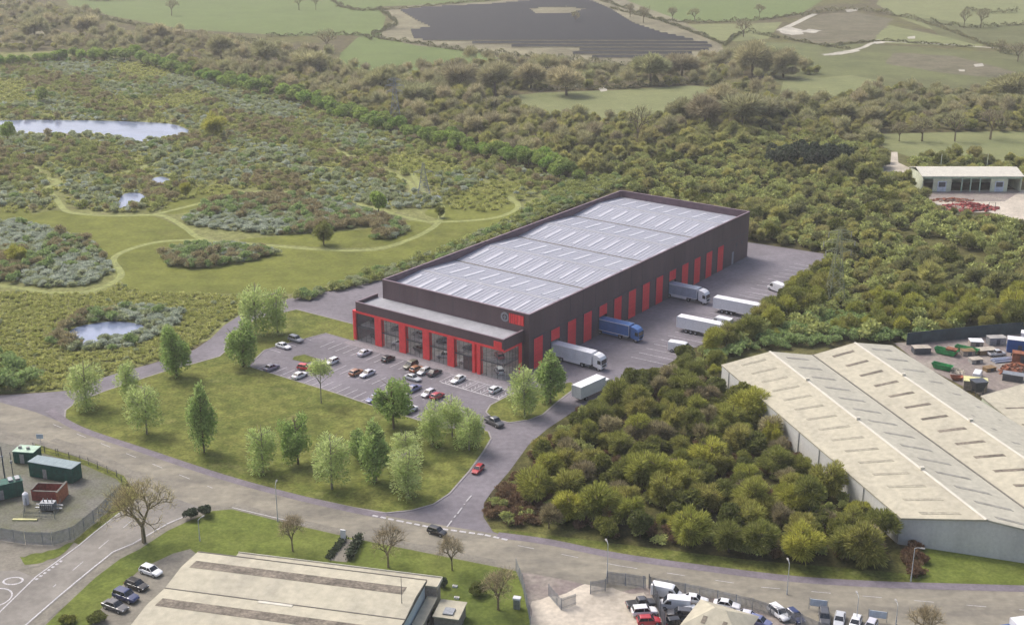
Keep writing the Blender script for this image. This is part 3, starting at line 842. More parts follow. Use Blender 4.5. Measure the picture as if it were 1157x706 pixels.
# showroom annex: u from -8 to 0, v from 1.5 to 46.7, 10 m high
an = MB(); A0, A1, AU = 1.5, 46.7, -8.0
an.box(AU, AU + .3, A0, A1, 7.75, 10); an.box(AU + .3, -.01, A1 - .3, A1, 0, 10); an.box(AU + .3, -.01, A0, A0 + .3, 7.3, 10)
an.box(-1.0, -.01, A0, A0 + .3, 0, 7.3)
an.build('showroom_wall', 'cladding', bw)
af = MB(); af.box(AU + .3, -.01, A0 + .3, A1 - .3, 9.0, 9.15); af.build('showroom_roof', 'roof_annex', bw)
ac = MB()
ac.box(AU - .06, AU + .36, A0 - .06, A1 + .06, 10, 10.1); ac.box(AU + .36, -.02, A1 - .36, A1 + .06, 10, 10.1); ac.box(AU + .36, -.02, A0 - .06, A0 + .36, 10, 10.1)
ac.build('showroom_coping', 'cladding_cap', bw)
rd = MB()
rd.box(AU - .12, AU, A0 - .12, A1, 7.2, 7.75); rd.box(AU, -1.0, A0 - .12, A0, 6.85, 7.3)
rd.build('red_fascia', 'red', bw)
COLS = [(46.7, 47.6), (38.3, 40.4), (30.6, 32.6), (23.2, 25.2), (15.7, 17.7), (9.55, 10.3), (8.0, 8.95)]
for v0, v1 in COLS:
    c_ = MB(); c_.box(AU - .25, AU + .9, v0, v1, 0, 7.75 if v0 < 46 else 7.75); c_.build('red_column', 'red', bw)
c_ = MB(); c_.box(-2.1, -1.0, A0 - .2, A0, 0, 7.0); c_.build('red_column', 'red', bw)
mid = MB(); mid.box(AU + 1.2, -.05, A0 + .7, A1 - .3, 3.55, 3.85); mid.build('gallery_floor', 'floor_in', bw)
gf = MB(); gf.box(AU + .1, -.05, A0 + .1, A1 - .3, .05, .12); gf.build('showroom_floor', 'floor_in', bw)
bwll = MB(); bwll.box(-.12, -.02, A0 + .3, A1 - .3, .12, 8.99); bwll.build('showroom_back_wall', mat('back_wall_paint', (.42, .35, .35), .8), bw)
ed = [46.7, 40.4, 38.3, 32.6, 30.6, 25.2, 23.2, 17.7, 15.7, 10.3, 8.0, 1.62]
for i in range(0, len(ed), 2):
    g_ = MB(); g_.box(AU + .10, AU + .13, ed[i + 1], ed[i], .12, 7.2); gg = g_.build('window', 'glass', bw)
    mu = MB(); nm = max(3, round((ed[i] - ed[i + 1]) / 1.5))
    for q in range(nm + 1):
        y = ed[i + 1] + (ed[i] - ed[i + 1]) * q / nm; y = min(max(y, ed[i + 1] + .04), ed[i] - .04)
        mu.box(AU + .05, AU + .095, y - .04, y + .04, .12, 7.2)
    mu.box(AU + .05, AU + .09, ed[i + 1], ed[i], 3.6, 3.9)
    mu.build('window_frame', 'steel_dark', gg)
g_ = MB(); g_.box(AU + .2, -2.1, A0 + .05, A0 + .08, .12, 6.85); gg = g_.build('window', 'glass', bw)
mu = MB()
for q in range(6): mu.box(AU + .2 + q * 1.12, AU + .28 + q * 1.12, A0, A0 + .045, .12, 6.85)
mu.box(AU + .2, -2.1, A0 + .005, A0 + .04, 3.6, 3.8)
mu.build('window_frame', 'steel_dark', gg)
rs = MB(); rs.box(AU - .2, AU, 1.9, 4.1, 7.85, 9.3); rs.build('red_sign_square', 'red', bw)
br = MB(); br.box(AU + .6, AU + .9, 11.0, 13.6, .12, 3.5); br.build('display_board', mat('board_brown', (.20, .10, .09), .7), bw)

for zc, d0 in ((3.5, 0), (8.9, 0)):
    for k in range(7):
        cl_ = MB(); cl_.box(AU + 1.8, -1.2, 4.6 + k * 6.2, 5.8 + k * 6.2, zc - .06, zc); cl_.build('ceiling_lamp', LAMP, bw)

# ================================================================== GREY TWIN-ROOF WAREHOUSE (right)
def P3(x, y, z): return (*G(x, y, z), z)
gw = thing('grey_warehouse', 'huge light grey warehouse with ridged beige roofs and dark rooflight strips behind the thicket', 'warehouse', G(1018, 615)); gx, gy = gw.location.x, gw.location.y
LE0, LE1 = Vector(P3(815, 412, 5.2)), Vector(P3(1018, 585, 5.2))
R10, R11 = Vector(P3(870, 397, 7.2)), Vector(P3(1115, 587, 7.2))
V0 = Vector(P3(918, 401, 5.7)); R20 = Vector(P3(966, 387, 7.2)); RE0 = Vector(P3(1008, 390, 5.2))
vd = (Vector(P3(1157, 574, 5.7)) - V0).normalized(); r2d = (Vector(P3(1157, 517, 7.2)) - R20).normalized(); red_ = (Vector(P3(1157, 483, 5.2)) - RE0).normalized()
fdir = (R11 - LE1); fdir.z = 0
def front_hit(p, d):
    # where a roof line meets the line of the front gables
    det = d.x * (-fdir.y) + fdir.x * d.y
    t_ = ((LE1.x - p.x) * (-fdir.y) + fdir.x * (LE1.y - p.y)) / det
    return p + d * t_
V1 = front_hit(V0, vd); R21 = front_hit(R20, r2d); RE1 = front_hit(RE0, red_)
off = Vector((gx, gy, 0))
def loc(p): return tuple(Vector(p) - off)
lines = [(LE0, LE1), (R10, R11), (V0, V1), (R20, R21), (RE0, RE1)]
for i in range(4):
    (a, b), (c, d) = lines[i], lines[i + 1]
    r_ = MB(); r_.add([loc(a), loc(b), loc(d), loc(c)] + [loc(p - Vector((0, 0, .3))) for p in (a, b, d, c)], [(0, 1, 2, 3), (7, 6, 5, 4), (0, 4, 5, 1), (1, 5, 6, 2), (3, 7, 4, 0)])
    rr = r_.build('roof_slope', 'roof_beige' if i % 2 == 0 else 'roof_beige_b', gw)
    n = 15 if i != 1 else 14
    up = (b - a).cross(c - a).normalized(); up = up if up.z > 0 else -up
    for k in range(n):
        t = (k + .6) / n; hw = .011 if i != 0 else .011
        p0 = a.lerp(b, t - hw / 2); p1 = a.lerp(b, t + hw / 2); q0 = c.lerp(d, t - hw / 2); q1 = c.lerp(d, t + hw / 2)
        f0, f1 = (.30, .78) if i % 2 == 0 else (.22, .72)
        st = MB(); vs = [p0.lerp(q0, f0), p1.lerp(q1, f0), p1.lerp(q1, f1), p0.lerp(q0, f1)]
        st.add([loc(v + up * .05) for v in vs] + [loc(v + up * .002) for v in vs], [(0, 1, 2, 3), (0, 4, 5, 1), (1, 5, 6, 2), (2, 6, 7, 3), (3, 7, 4, 0)])
        st.build('rooflight', ('roof_light_faint', 'roof_light_grey', 'roof_light_strip', 'roof_light_grey')[i], rr)
    if i in (1, 3):
        cpm = MB(); dx = (b - a).normalized(); sd = dx.cross(Vector((0, 0, 1))) * .35
        cpm.add([loc(a - sd + Vector((0, 0, .03))), loc(b - sd + Vector((0, 0, .03))), loc(b + Vector((0, 0, .16))), loc(a + Vector((0, 0, .16))), loc(a + sd + Vector((0, 0, .03))), loc(b + sd + Vector((0, 0, .03)))], [(0, 1, 2, 3), (3, 2, 5, 4)])
        cpm.build('ridge_cap', 'ridge_cap', rr)
        for t in (.22, .48, .76):
            bx = MB(); p = loc(a.lerp(b, t)); bx.box(p[0] - .35, p[0] + .35, p[1] - .35, p[1] + .35, p[2] + .1, p[2] + .6); bx.build('roof_vent', 'ridge_cap', rr)
vg = MB(); vg.tube(loc(V0 + Vector((0, 0, .02))), loc(V1 + Vector((0, 0, .02))), .2, .2, 6); vg.build('valley_gutter', 'gutter', gw)
def wall_between(a, b, name, m='wall_grey', inset=.15):
    o_ = MB(); a, b = Vector(a), Vector(b); dx = (b - a); dx.z = 0; dx.normalize(); nn = Vector((-dx.y, dx.x, 0)) * .12
    a2, b2 = a - Vector((0, 0, .31)), b - Vector((0, 0, .31))
    o_.add([loc(p) for p in (a2 + nn, b2 + nn, a2 - nn, b2 - nn)] + [loc((p.x, p.y, 0)) for p in (a2 + nn, b2 + nn, a2 - nn, b2 - nn)], [(0, 1, 5, 4), (3, 2, 6, 7), (1, 3, 7, 5), (2, 0, 4, 6), (0, 2, 3, 1)])
    return o_.build(name, m, gw)
cen = (LE0 + LE1 + RE0 + RE1) / 4
def ins(p): 
    d = cen - p; d.z = 0; return p + d.normalized() * .35
wall_between(ins(LE0), ins(LE1), 'side_wall')
for a, b in ((LE0, R10), (R10, V0), (V0, R20), (R20, RE0)): wall_between(ins(a), ins(b), 'back_wall')
for a, b in ((LE1, R11), (R11, V1), (V1, R21), (R21, RE1)): wall_between(ins(a), ins(b), 'front_wall')
wall_between(ins(RE0), ins(RE1), 'side_wall')
# dark plinth and downpipes on the long side
for k in range(9):
    pl = MB(); p = LE0.lerp(LE1, (k + .5) / 9); q = loc(p); pl.tube((q[0] - .0, q[1] - .15, 0), (q[0] - .0, q[1] - .15, 4.9), .08, .08, 5)
    pl.build('downpipe', 'steel', gw)
# third beige roof to the right
bb = thing('beige_shed', 'low beige flat roofed shed at the right edge beside the scrapyard', 'shed', G(1108, 470))
bx_, by_ = bb.location.x, bb.location.y
q = [P3(1108, 447, 4.6), P3(1190, 424, 4.6), P3(1260, 560, 4.6), P3(1172, 498, 4.6)]
q = [(a - bx_, b - by_) for a, b, c in q]
r_ = MB(); r_.prism(q, 4.3, 4.6); r_.build('roof', 'roof_beige', bb)
c0 = Vector((sum(p[0] for p in q) / 4, sum(p[1] for p in q) / 4))
qi = [tuple(Vector(p) + (c0 - Vector(p)).normalized() * .4) for p in q]
r_ = MB(); r_.prism(qi, 0, 4.3); r_.build('wall', 'cream_wall', bb)
for t in (.3, .6):
    a = Vector(q[0]).lerp(Vector(q[3]), t) ; b = Vector(q[1]).lerp(Vector(q[2]), t); d_ = (b - a)
    a = a + d_ * .12; b = a + d_ * .3; nn = Vector((-d_.y, d_.x)).normalized() * .3
    s_ = MB(); s_.prism([tuple(a - nn), tuple(b - nn), tuple(b + nn), tuple(a + nn)], 4.6, 4.64); s_.build('rooflight', 'roof_light_strip', bb)

# ================================================================== BEIGE-ROOF OFFICE (bottom left)
an2 = R(-12.9)
fo = thing('beige_roof_works', 'low works building with wide beige roof, brown rooflight bands and pale blue end wall', 'building', (-13.28, 170.17), an2)
W_, D_ = 38.6, 44.0
mb_ = MB(); mb_.box(-W_ + .3, -.25, -D_, -.3, 0, 5.6); mb_.build('wall', 'wall_blue', fo)
prof = [(0, 6.0), (-5.6, 6.5), (-11.2, 6.0), (-16.8, 6.5), (-22.4, 6.0), (-28, 6.5), (-D_, 6.0)]
BANDS = {0: (-3.1, -5.5), 1: None, 2: (-14.3, -16.7), 4: (-25.5, -27.9)}
for i in range(len(prof) - 1):
    (ya, za), (yb, zb_) = prof[i], prof[i + 1]
    r_ = MB(); r_.add([(-W_, ya, za), (0, ya, za), (0, yb, zb_), (-W_, yb, zb_), (-W_, ya, za - .35), (0, ya, za - .35), (0, yb, zb_ - .35), (-W_, yb, zb_ - .35)],
                      [(0, 3, 2, 1), (4, 5, 6, 7), (0, 1, 5, 4), (1, 2, 6, 5), (3, 0, 4, 7), (2, 3, 7, 6)])
    rr = r_.build('roof_slope', 'roof_beige', fo)
    if BANDS.get(i):
        a, b = BANDS[i]; za_, zc_ = za + (zb_ - za) * (a - ya) / (yb - ya), za + (zb_ - za) * (b - ya) / (yb - ya)
        s_ = MB(); s_.add([(-W_ + 1.3, a, za_ + .04), (-2.2, a, za_ + .04), (-2.2, b, zc_ + .04), (-W_ + 1.3, b, zc_ + .04)], [(0, 3, 2, 1)])
        s_.build('rooflight_band', 'roof_light_strip', rr)
for y_ in (-11.2, -22.4):
    rb = MB(); rb.box(-W_, 0, y_ - .1, y_ + .1, 6.01, 6.08); rb.build('valley_gutter', 'gutter', fo)
rb = MB(); rb.box(-W_ + .02, .06, -.12, .04, 5.7, 6.1); rb.box(-.06, .06, -D_, -.12, 5.62, 5.98); rb.build('eaves_trim', 'gutter', fo)
rb = MB()
for i in range(1, 34): rb.box(-W_ + i * 1.17 - .02, -W_ + i * 1.17 + .02, -.1, -.05, 6.0, 6.05)
rb.box(-23, -17.5, -11.9, -11.35, 6.06, 6.12); rb.build('roof_patch', 'ridge_cap', fo)
# lower block along the back and right side
lb = MB(); lb.box(-W_ + 6.0, 1.5, .06, 2.4, 0, 4.7); lb.build('lower_wall', 'brick_pale', fo)
lb = MB(); lb.box(.02, 1.5, -D_, .06, 0, 3.0); lb.build('lower_wall', 'brick_pale', fo)
lr_ = MB(); lr_.box(-W_ + 5.8, 1.7, .06, 2.7, 4.7, 5.0); lr_.build('lower_roof', 'roof_beige', fo)
lr_ = MB(); lr_.box(.02, 1.7, -D_, .055, 3.0, 3.2); lr_.build('lower_roof', 'roof_beige', fo)
er = MB(); er.box(-W_ + 5.8, 1.78, 2.7, 2.8, 4.55, 5.2); er.box(1.7, 1.78, .06, 2.7, 4.55, 5.2); er.build('fascia', 'ridge_cap', fo)
for k in range(9):
    ww = MB(); ww.box(1.5, 1.55, -2.6 - k * 2.6, -1.4 - k * 2.6, 1.2, 2.1); ww.build('window', 'car_glass', fo)
for k in range(10):
    ww = MB(); ww.box(-31 + k * 3.1, -29.2 + k * 3.1, 2.4, 2.45, 1.1, 2.6); ww.build('window', 'car_glass', fo)
ap = MB(); ap.tube((-1.6, -7.6, 6.3), (-1.6, -7.6, 11), .06, .04, 6); ap.build('mast', 'steel_dark', fo)
# small flat-roofed hut by it
hp = G(510, 702); hu = thing('flat_roof_hut', 'small cream flat roofed hut on the lawn at the bottom edge', 'hut', hp, an2)
b_ = MB(); b_.box(-1.9, 1.9, -3, 1.6, 0, 2.5); b_.build('wall', 'brick_pale', hu)
b_ = MB(); b_.box(-2.1, 2.1, -3.2, 1.8, 2.5, 2.7); b_.build('roof', 'roof_beige', hu)
b_ = MB(); b_.box(-.7, .9, -2.4, -.6, 2.7, 2.95); b_.build('roof_hatch', 'steel', hu)

# ================================================================== GREEN-CREAM BARN (top right)
bn = thing('open_fronted_barn', 'long cream barn with pale roof and dark open bays behind the salvage yard', 'barn', G(1041, 217))
bL_ = G(1153, 217)[0] - G(1041, 217)[0]; BD = 15
hz = 5.9
for x0, x1 in ((0, .35), (4.0, 10.6), (24.8, 31.0), (bL_ - .35, bL_)):
    b_ = MB(); b_.box(x0, x1, 0, .4, 0, hz); b_.build('front_wall', 'cream_wall', bn)
b_ = MB(); b_.box(0, .35, .4, BD, 0, hz); b_.box(bL_ - .35, bL_, .4, BD, 0, hz); b_.box(.35, bL_ - .35, BD - .4, BD, 0, hz); b_.build('rear_wall', 'cream_wall', bn)
b_ = MB(); b_.box(0, bL_, -.1, 0, hz - 1.0, hz - .05); b_.build('fascia', 'pale_green', bn)
for x in (14.2, 17.4, 20.8):
    b_ = MB(); b_.box(x, x + .4, -.05, .3, 0, hz - 1); b_.build('post', 'pale_green', bn)
for x in (5.6, 26.4):
    b_ = MB(); b_.box(x, x + 3.2, -.06, 0, 0, 4.0); dd = b_.build('door', 'blue_plastic', bn)
    b_ = MB(); b_.box(x + .4, x + 2.8, -.1, -.06, 1.9, 3.6); b_.build('window', 'steel_dark', dd)
r_ = MB(); r_.add([(-.5, -.6, hz), (bL_ + .5, -.6, hz), (bL_ + .5, BD / 2, hz + 1.7), (-.5, BD / 2, hz + 1.7), (bL_ + .5, BD + .5, hz), (-.5, BD + .5, hz)] + [(-.5, -.6, hz - .2), (bL_ + .5, -.6, hz - .2), (bL_ + .5, BD / 2, hz + 1.5), (-.5, BD / 2, hz + 1.5), (bL_ + .5, BD + .5, hz - .2), (-.5, BD + .5, hz - .2)],
                   [(0, 1, 2, 3), (3, 2, 4, 5), (0, 6, 7, 1), (7, 6, 9, 8), (9, 11, 10, 8), (1, 7, 8, 2), (2, 8, 10, 4), (0, 3, 9, 6), (3, 5, 11, 9), (4, 10, 11, 5)])
r_.build('roof', 'ridge_cap', bn)

# ================================================================== HIP-ROOF KIOSK among the parked cars (bottom right)
kk = thing('hip_roof_kiosk', 'small building with cream hipped roof among parked cars at the bottom edge', 'building', G(812, 719), R(-30))
b_ = MB(); b_.box(-4.2, 4.2, -3.6, 3.6, 0, 2.8); b_.build('wall', 'brick_pale', kk)
r_ = MB(); r_.frus((-4.8, 4.8, -4.2, 4.2), 2.8, (-.9, .9, -.05, .05), 4.9); rr = r_.build('roof', 'roof_beige', kk)
for x in (-2.0, 1.2):
    s_ = MB(); s_.add([(x, -2.9, 3.52), (x + .7, -2.9, 3.52), (x + .7, -1.7, 4.12), (x, -1.7, 4.12)], [(0, 1, 2, 3)]); s_.build('rooflight', 'roof_light_strip', rr)
# ================================================================== VEHICLES
def loft_car(st, m='silver'):
    """st: list of (x, halfwidth, z_low, z_top) stations -> body mesh"""
    b = MB(); n = len(st)
    for x, hw, zl, zt in st:
        b.v += [(x, -hw * .90, zl), (x, -hw, zl + .16), (x, -hw, zl + (zt - zl) * .68), (x, -hw * .93, zt - .04), (x, -hw * .80, zt),
                (x, hw * .80, zt), (x, hw * .93, zt - .04), (x, hw, zl + (zt - zl) * .68), (x, hw, zl + .16), (x, hw * .90, zl)]
    for i in range(n - 1):
        for j in range(10):
            a, c = i * 10 + j, i * 10 + (j + 1) % 10
            b.f.append((a, c, c + 10, a + 10))
    b.f.append(tuple(range(9, -1, -1))); b.f.append(tuple(range((n - 1) * 10, n * 10)))
    return b

CARSPEC = {
 # length scale, width, stations, cabin base(x0,x1,z), cabin roof(x0,x1,z), wheelbase x
 'hatch': dict(st=[(-2.05, .74, .42, .78), (-1.98, .82, .30, .93), (-1.2, .88, .22, .95), (.55, .88, .22, .93), (1.2, .87, .22, .88), (1.85, .80, .28, .74), (2.05, .66, .40, .60)],
               cab=(-1.92, .95, .92), rf=(-1.55, .25, 1.45), hw=(.80, .62), wx=1.28),
 'saloon': dict(st=[(-2.3, .74, .42, .82), (-2.22, .84, .30, .93), (-1.4, .90, .22, .95), (.6, .90, .22, .91), (1.3, .88, .22, .85), (2.1, .80, .28, .72), (2.3, .66, .40, .58)],
                cab=(-1.75, .95, .92), rf=(-1.05, .25, 1.42), hw=(.80, .62), wx=1.40),
 'suv': dict(st=[(-2.25, .80, .48, .95), (-2.2, .88, .36, 1.10), (-1.3, .93, .30, 1.12), (.7, .93, .30, 1.08), (1.4, .92, .30, 1.02), (2.0, .86, .34, .90), (2.22, .74, .46, .74)],
             cab=(-2.1, 1.0, 1.08), rf=(-1.85, .35, 1.70), hw=(.84, .68), wx=1.38),
 'pickup': dict(st=[(-2.6, .84, .48, 1.0), (-2.5, .90, .38, 1.05), (-1.0, .93, .32, 1.06), (.9, .93, .32, 1.08), (1.5, .92, .32, 1.05), (2.3, .86, .36, .92), (2.5, .76, .46, .76)],
                cab=(-.75, 1.35, 1.05), rf=(-.55, .7, 1.72), hw=(.84, .68), wx=1.62),
}
def wheel(parent, x, y, r=.33, w=.22):
    b = MB(); b.tube((x, y - w / 2, r), (x, y + w / 2, r), r, r, 14); t = b.build('wheel', 'rubber', parent)
    b = MB(); s = 1 if y > 0 else -1; b.tube((x, y + s * (w / 2 + .001), r), (x, y + s * (w / 2 + .02), r), r * .62, r * .55, 10); b.build('rim', 'rim', t)

PAINTED = {'body', 'roof', 'bonnet'}
def make_car(kind):
    sp = CARSPEC[kind]; root = thing('parked_car', 'car', 'car', (0, 0))
    loft_car(sp['st']).build('body', M['paint']['silver'], root)
    x0, x1, z = sp['cab']; a, c, zt = sp['rf']; h0, h1 = sp['hw']
    b = MB(); b.frus((x0, x1, -h0, h0), z - .06, (a, c, -h1, h1), zt); b.build('windows', 'car_glass', root)
    b = MB(); b.frus((a - .05, c + .05, -h1 - .03, h1 + .03), zt - .02, (a + .12, c - .12, -h1 + .08, h1 - .08), zt + .05)
    for s in (-1, 1):   # pillars
        for (p, q) in (((x0 + .02, s * h0, z - .05), (a, s * h1, zt)), ((x1 - .02, s * h0, z - .05), (c, s * h1, zt)), ((-.25, s * (h0 + .005), z - .05), (-.25, s * (h1 + .005), zt))):
            b.tube(p, q, .045, .045, 4)
    b.build('roof', M['paint']['silver'], root)
    for sx in (-1, 1):
        for s in (-1, 1): wheel(root, sx * sp['wx'], s * (sp['hw'][0] - .02), .36 if kind in ('suv', 'pickup') else .32)
    L_ = sp['st'][-1][0]; Lr = sp['st'][0][0]
    for s in (-1, 1):
        b = MB(); b.frus((L_ - .28, L_ - .03, s * .58 - .14, s * .58 + .14), .56, (L_ - .34, L_ - .10, s * .58 - .12, s * .58 + .12), .70 + (.12 if kind in ('suv', 'pickup') else 0)); b.build('headlight', 'lamp_lens', root)
        b = MB(); b.box(Lr - .02, Lr + .12, s * .66 - .13, s * .66 + .13, .66, .84); b.build('tail_light', 'tail_lens', root)
    if kind == 'pickup':
        b = MB(); b.box(-2.45, -.85, -.72, .72, 1.055, 1.075); b.build('load_bed', 'chassis', root)
    return root

def make_van():
    root = thing('parked_van', 'van', 'van', (0, 0))
    st = [(-2.7, .88, .45, 2.15), (-2.65, .95, .35, 2.3), (-1.0, .98, .30, 2.34), (.9, .98, .30, 2.34), (1.25, .97, .30, 2.2), (1.95, .95, .30, 1.32), (2.5, .88, .34, 1.05), (2.68, .76, .44, .85)]
    loft_car(st).build('body', M['paint']['white'], root)
    b = MB(); b.add([(1.30, -.72, 2.17), (1.30, .72, 2.17), (1.97, .82, 1.36), (1.97, -.82, 1.36)], [(0, 3, 2, 1)])
    b.v = [(x + .04, y, z + .03) for x, y, z in b.v]; b.build('windscreen', 'car_glass', root)
    for s in (-1, 1):
        b = MB(); y = s * .985; b.add([(.55, y, 1.25), (1.75, y, 1.25), (1.25, y, 1.95), (.55, y, 1.95)], [(0, 1, 2, 3) if s < 0 else (3, 2, 1, 0)]); b.build('side_window', 'car_glass', root)
        for sx in (-1.6, 1.65): wheel(root, sx, s * .88, .36)
        b = MB(); b.box(2.5, 2.66, s * .62 - .13, s * .62 + .13, .62, .86); b.build('headlight', 'lamp_lens', root)
        b = MB(); b.box(-2.74, -2.6, s * .8 - .06, s * .8 + .06, .9, 1.5); b.build('tail_light', 'tail_lens', root)
    return root

PROTO = {k: make_car(k) for k in CARSPEC}; PROTO['van'] = make_van()
USED = set()
def place(kind, x, y, h, colour, label, group=None, cat=None, z=0, name=None, sc=1.0):
    """x,y map metres; h heading"""
    r = PROTO[kind]
    if kind in USED:
        r = dup(r, (x, y, z), h)
    else:
        USED.add(kind)
        if z or (x, y): r.location = (x, y, z); r.rotation_euler = (0, 0, h)
        KIDS[r.name] = list(r.children)
        PROTO[kind] = r
    # a copy keeps its own paint on the painted parts
    for ch in r.children if r.name in KIDS else [c for c in r.children]:
        if ch.name.split('.')[0] in PAINTED:
            ch.material_slots[0].link = 'OBJECT'; ch.material_slots[0].material = M['paint'][colour]
    r.scale = (sc, sc, sc)
    r['label'] = label; r['category'] = cat or ('van' if kind == 'van' else 'pickup' if kind == 'pickup' else 'car')
    if group: r['group'] = group
    elif 'group' in r: del r['group']
    return r
bpy.context.view_layer.update()
for k, r in PROTO.items(): KIDS[r.name] = [c for c in bpy.data.objects if c.parent == r]
def dup(root, loc, rz=0, label=None, sc=None, cat=None, group=None, name=None):
    r = root.copy(); COL.objects.link(r)
    if name: r.name = name
    r.location = (loc[0], loc[1], 0 if len(loc) < 3 else loc[2]); r.rotation_euler = (0, 0, rz)
    if sc: r.scale = sc
    if label: r['label'] = label
    if cat: r['category'] = cat
    if group: r['group'] = group
    for ch in KIDS[root.name]:
        c = ch.copy(); COL.objects.link(c); c.parent = r
        for g in GK.get(ch.name, ()):
            d = g.copy(); COL.objects.link(d); d.parent = c
    return r
GK = {}
for o in list(bpy.data.objects):
    if o.parent and o.parent.parent: GK.setdefault(o.parent.name, []).append(o)
def place(kind, x, y, h, colour, label, group=None, cat=None, z=0, sc=1.0, name=None):
    r = PROTO[kind]
    if kind in USED: r = dup(r, (x, y, z), h)
    else:
        USED.add(kind); r.location = (x, y, z); r.rotation_euler = (0, 0, h)
        if 'group' in r: del r['group']
    kids = KIDS[r.name] if r == PROTO[kind] else [c for c in COL.objects if c.parent == r]
    for ch in kids:
        if ch.name.split('.')[0] in PAINTED:
            ch.material_slots[0].link = 'OBJECT'; ch.material_slots[0].material = M['paint'][colour]
    r.scale = (sc, sc, sc)
    r['label'] = label; r['category'] = cat or ('van' if kind == 'van' else 'pickup' if kind == 'pickup' else 'car')
    if group: r['group'] = group
    if name:
        kk_ = KIDS.get(r.name); r.name = name
        if kk_: KIDS[r.name] = kk_
    return r

CP = .092
G1 = 'cars parked in the showroom car park'
def lot(kind, u, v, col, label, flip=False, da=0):
    x, y = L(u, v); place(kind, x, y, AN + (math.pi if flip else 0) + R(da), col, label, G1, z=CP, sc=.93)
lot('saloon', -14.4, 38.2, 'pale_silver', 'white car parked nearest the first red column of the showroom')
lot('hatch', -14.1, 31.0, 'black', 'black hatchback parked alone facing the second red column')
lot('suv', -14.3, 23.9, 'olive', 'olive grey car leftmost of the tight four by the showroom', True)
lot('hatch', -15.1, 21.4, 'orange', 'orange brown car second of the tight four by the showroom')
lot('hatch', -15.3, 19.0, 'silver', 'silver car third of the tight four by the showroom', True)
lot('saloon', -14.3, 16.6, 'dark_grey', 'dark grey car rightmost of the tight four by the showroom')
lot('saloon', -19.8, 18.5, 'silver', 'silver saloon standing across the aisle below the tight four', False, -92)
lot('saloon', -24.3, 14.4, 'blue_grey', 'blue grey saloon parked alone left of the silver and red pair')
lot('hatch', -24.7, 9.9, 'pale_silver', 'pale silver hatchback parked beside the dark red car', True)
lot('hatch', -24.6, 7.4, 'red', 'dark red hatchback parked beside the pale silver one')
lot('saloon', -14.4, 9.6, 'white', 'white saloon in the hatched bays near the glass corner', True)
lot('hatch', -14.2, -.8, 'white', 'white car in the last hatched bay nearest the round island')
lot('saloon', -24.0, 28.7, 'pale_silver', 'silver white saloon parked beside the small orange car', True)
lot('hatch', -24.9, 31.3, 'orange', 'small orange car parked beside a silver white saloon')
lot('saloon', -33.9, 17.8, 'blue_grey', 'blue and white looking car parked in the front row by the dark green tree', True)
lot('hatch', -33.9, 12.5, 'silver', 'silver hatchback in the front row hidden behind the green trees')
lot('suv', -33.9, 7.4, 'white', 'white car in the front row glimpsed between pale trees')
lot('hatch', -23.4, 40.5, 'white', 'white hatchback right of the small grass oval', True)
lot('saloon', -33.9, 40.6, 'white', 'white saloon in the front row behind the thin young tree')
lot('hatch', -29.7, 43.0, 'bright_red', 'bright red car standing behind the white front row saloon', da=-70)
lot('saloon', -34.3, 49.4, 'mauve', 'mauve grey saloon at the left end of the front row')
lot('saloon', -22.8, 57.3, 'white', 'white saloon in the end bays beside the grey estate', da=-90)
lot('suv', -17.9, 58.0, 'grey', 'grey estate at the top left corner of the car park', da=-90)
p = L(-28.5, -11.2); place('pickup', p[0], p[1], R(-50), 'dark_grey', 'dark grey pickup driving past the round grass island', z=CP, name='moving_pickup')
p = G(540, 533); place('hatch', p[0], p[1], R(246), 'red', 'red car driving down the new access road', z=CP, name='moving_car', sc=.85)
p = G(494, 604); place('suv', p[0], p[1], R(-30), 'black', 'dark car on the old main road opposite the drive mouth', z=.165, name='moving_car', sc=.8)
G2 = 'cars parked beside the beige roofed works'
for (x, y, c, k, lb) in ((171, 649, 'white', 'hatch', 'white hatchback, uppermost of the four cars beside the beige roof'), (155, 665, 'black', 'hatch', 'black hatchback, second of the four cars beside the beige roof'),
                      (143, 678, 'dark_blue', 'suv', 'dark blue car, third of the four cars beside the beige roof'), (131, 689, 'dark_grey', 'saloon', 'dark grey saloon, lowest of the four cars beside the beige roof')):
    p = G(x, y); place(k, p[0], p[1], R(-28), c, lb, G2, z=.20)
G3 = 'vehicles crowded in the fenced compound'
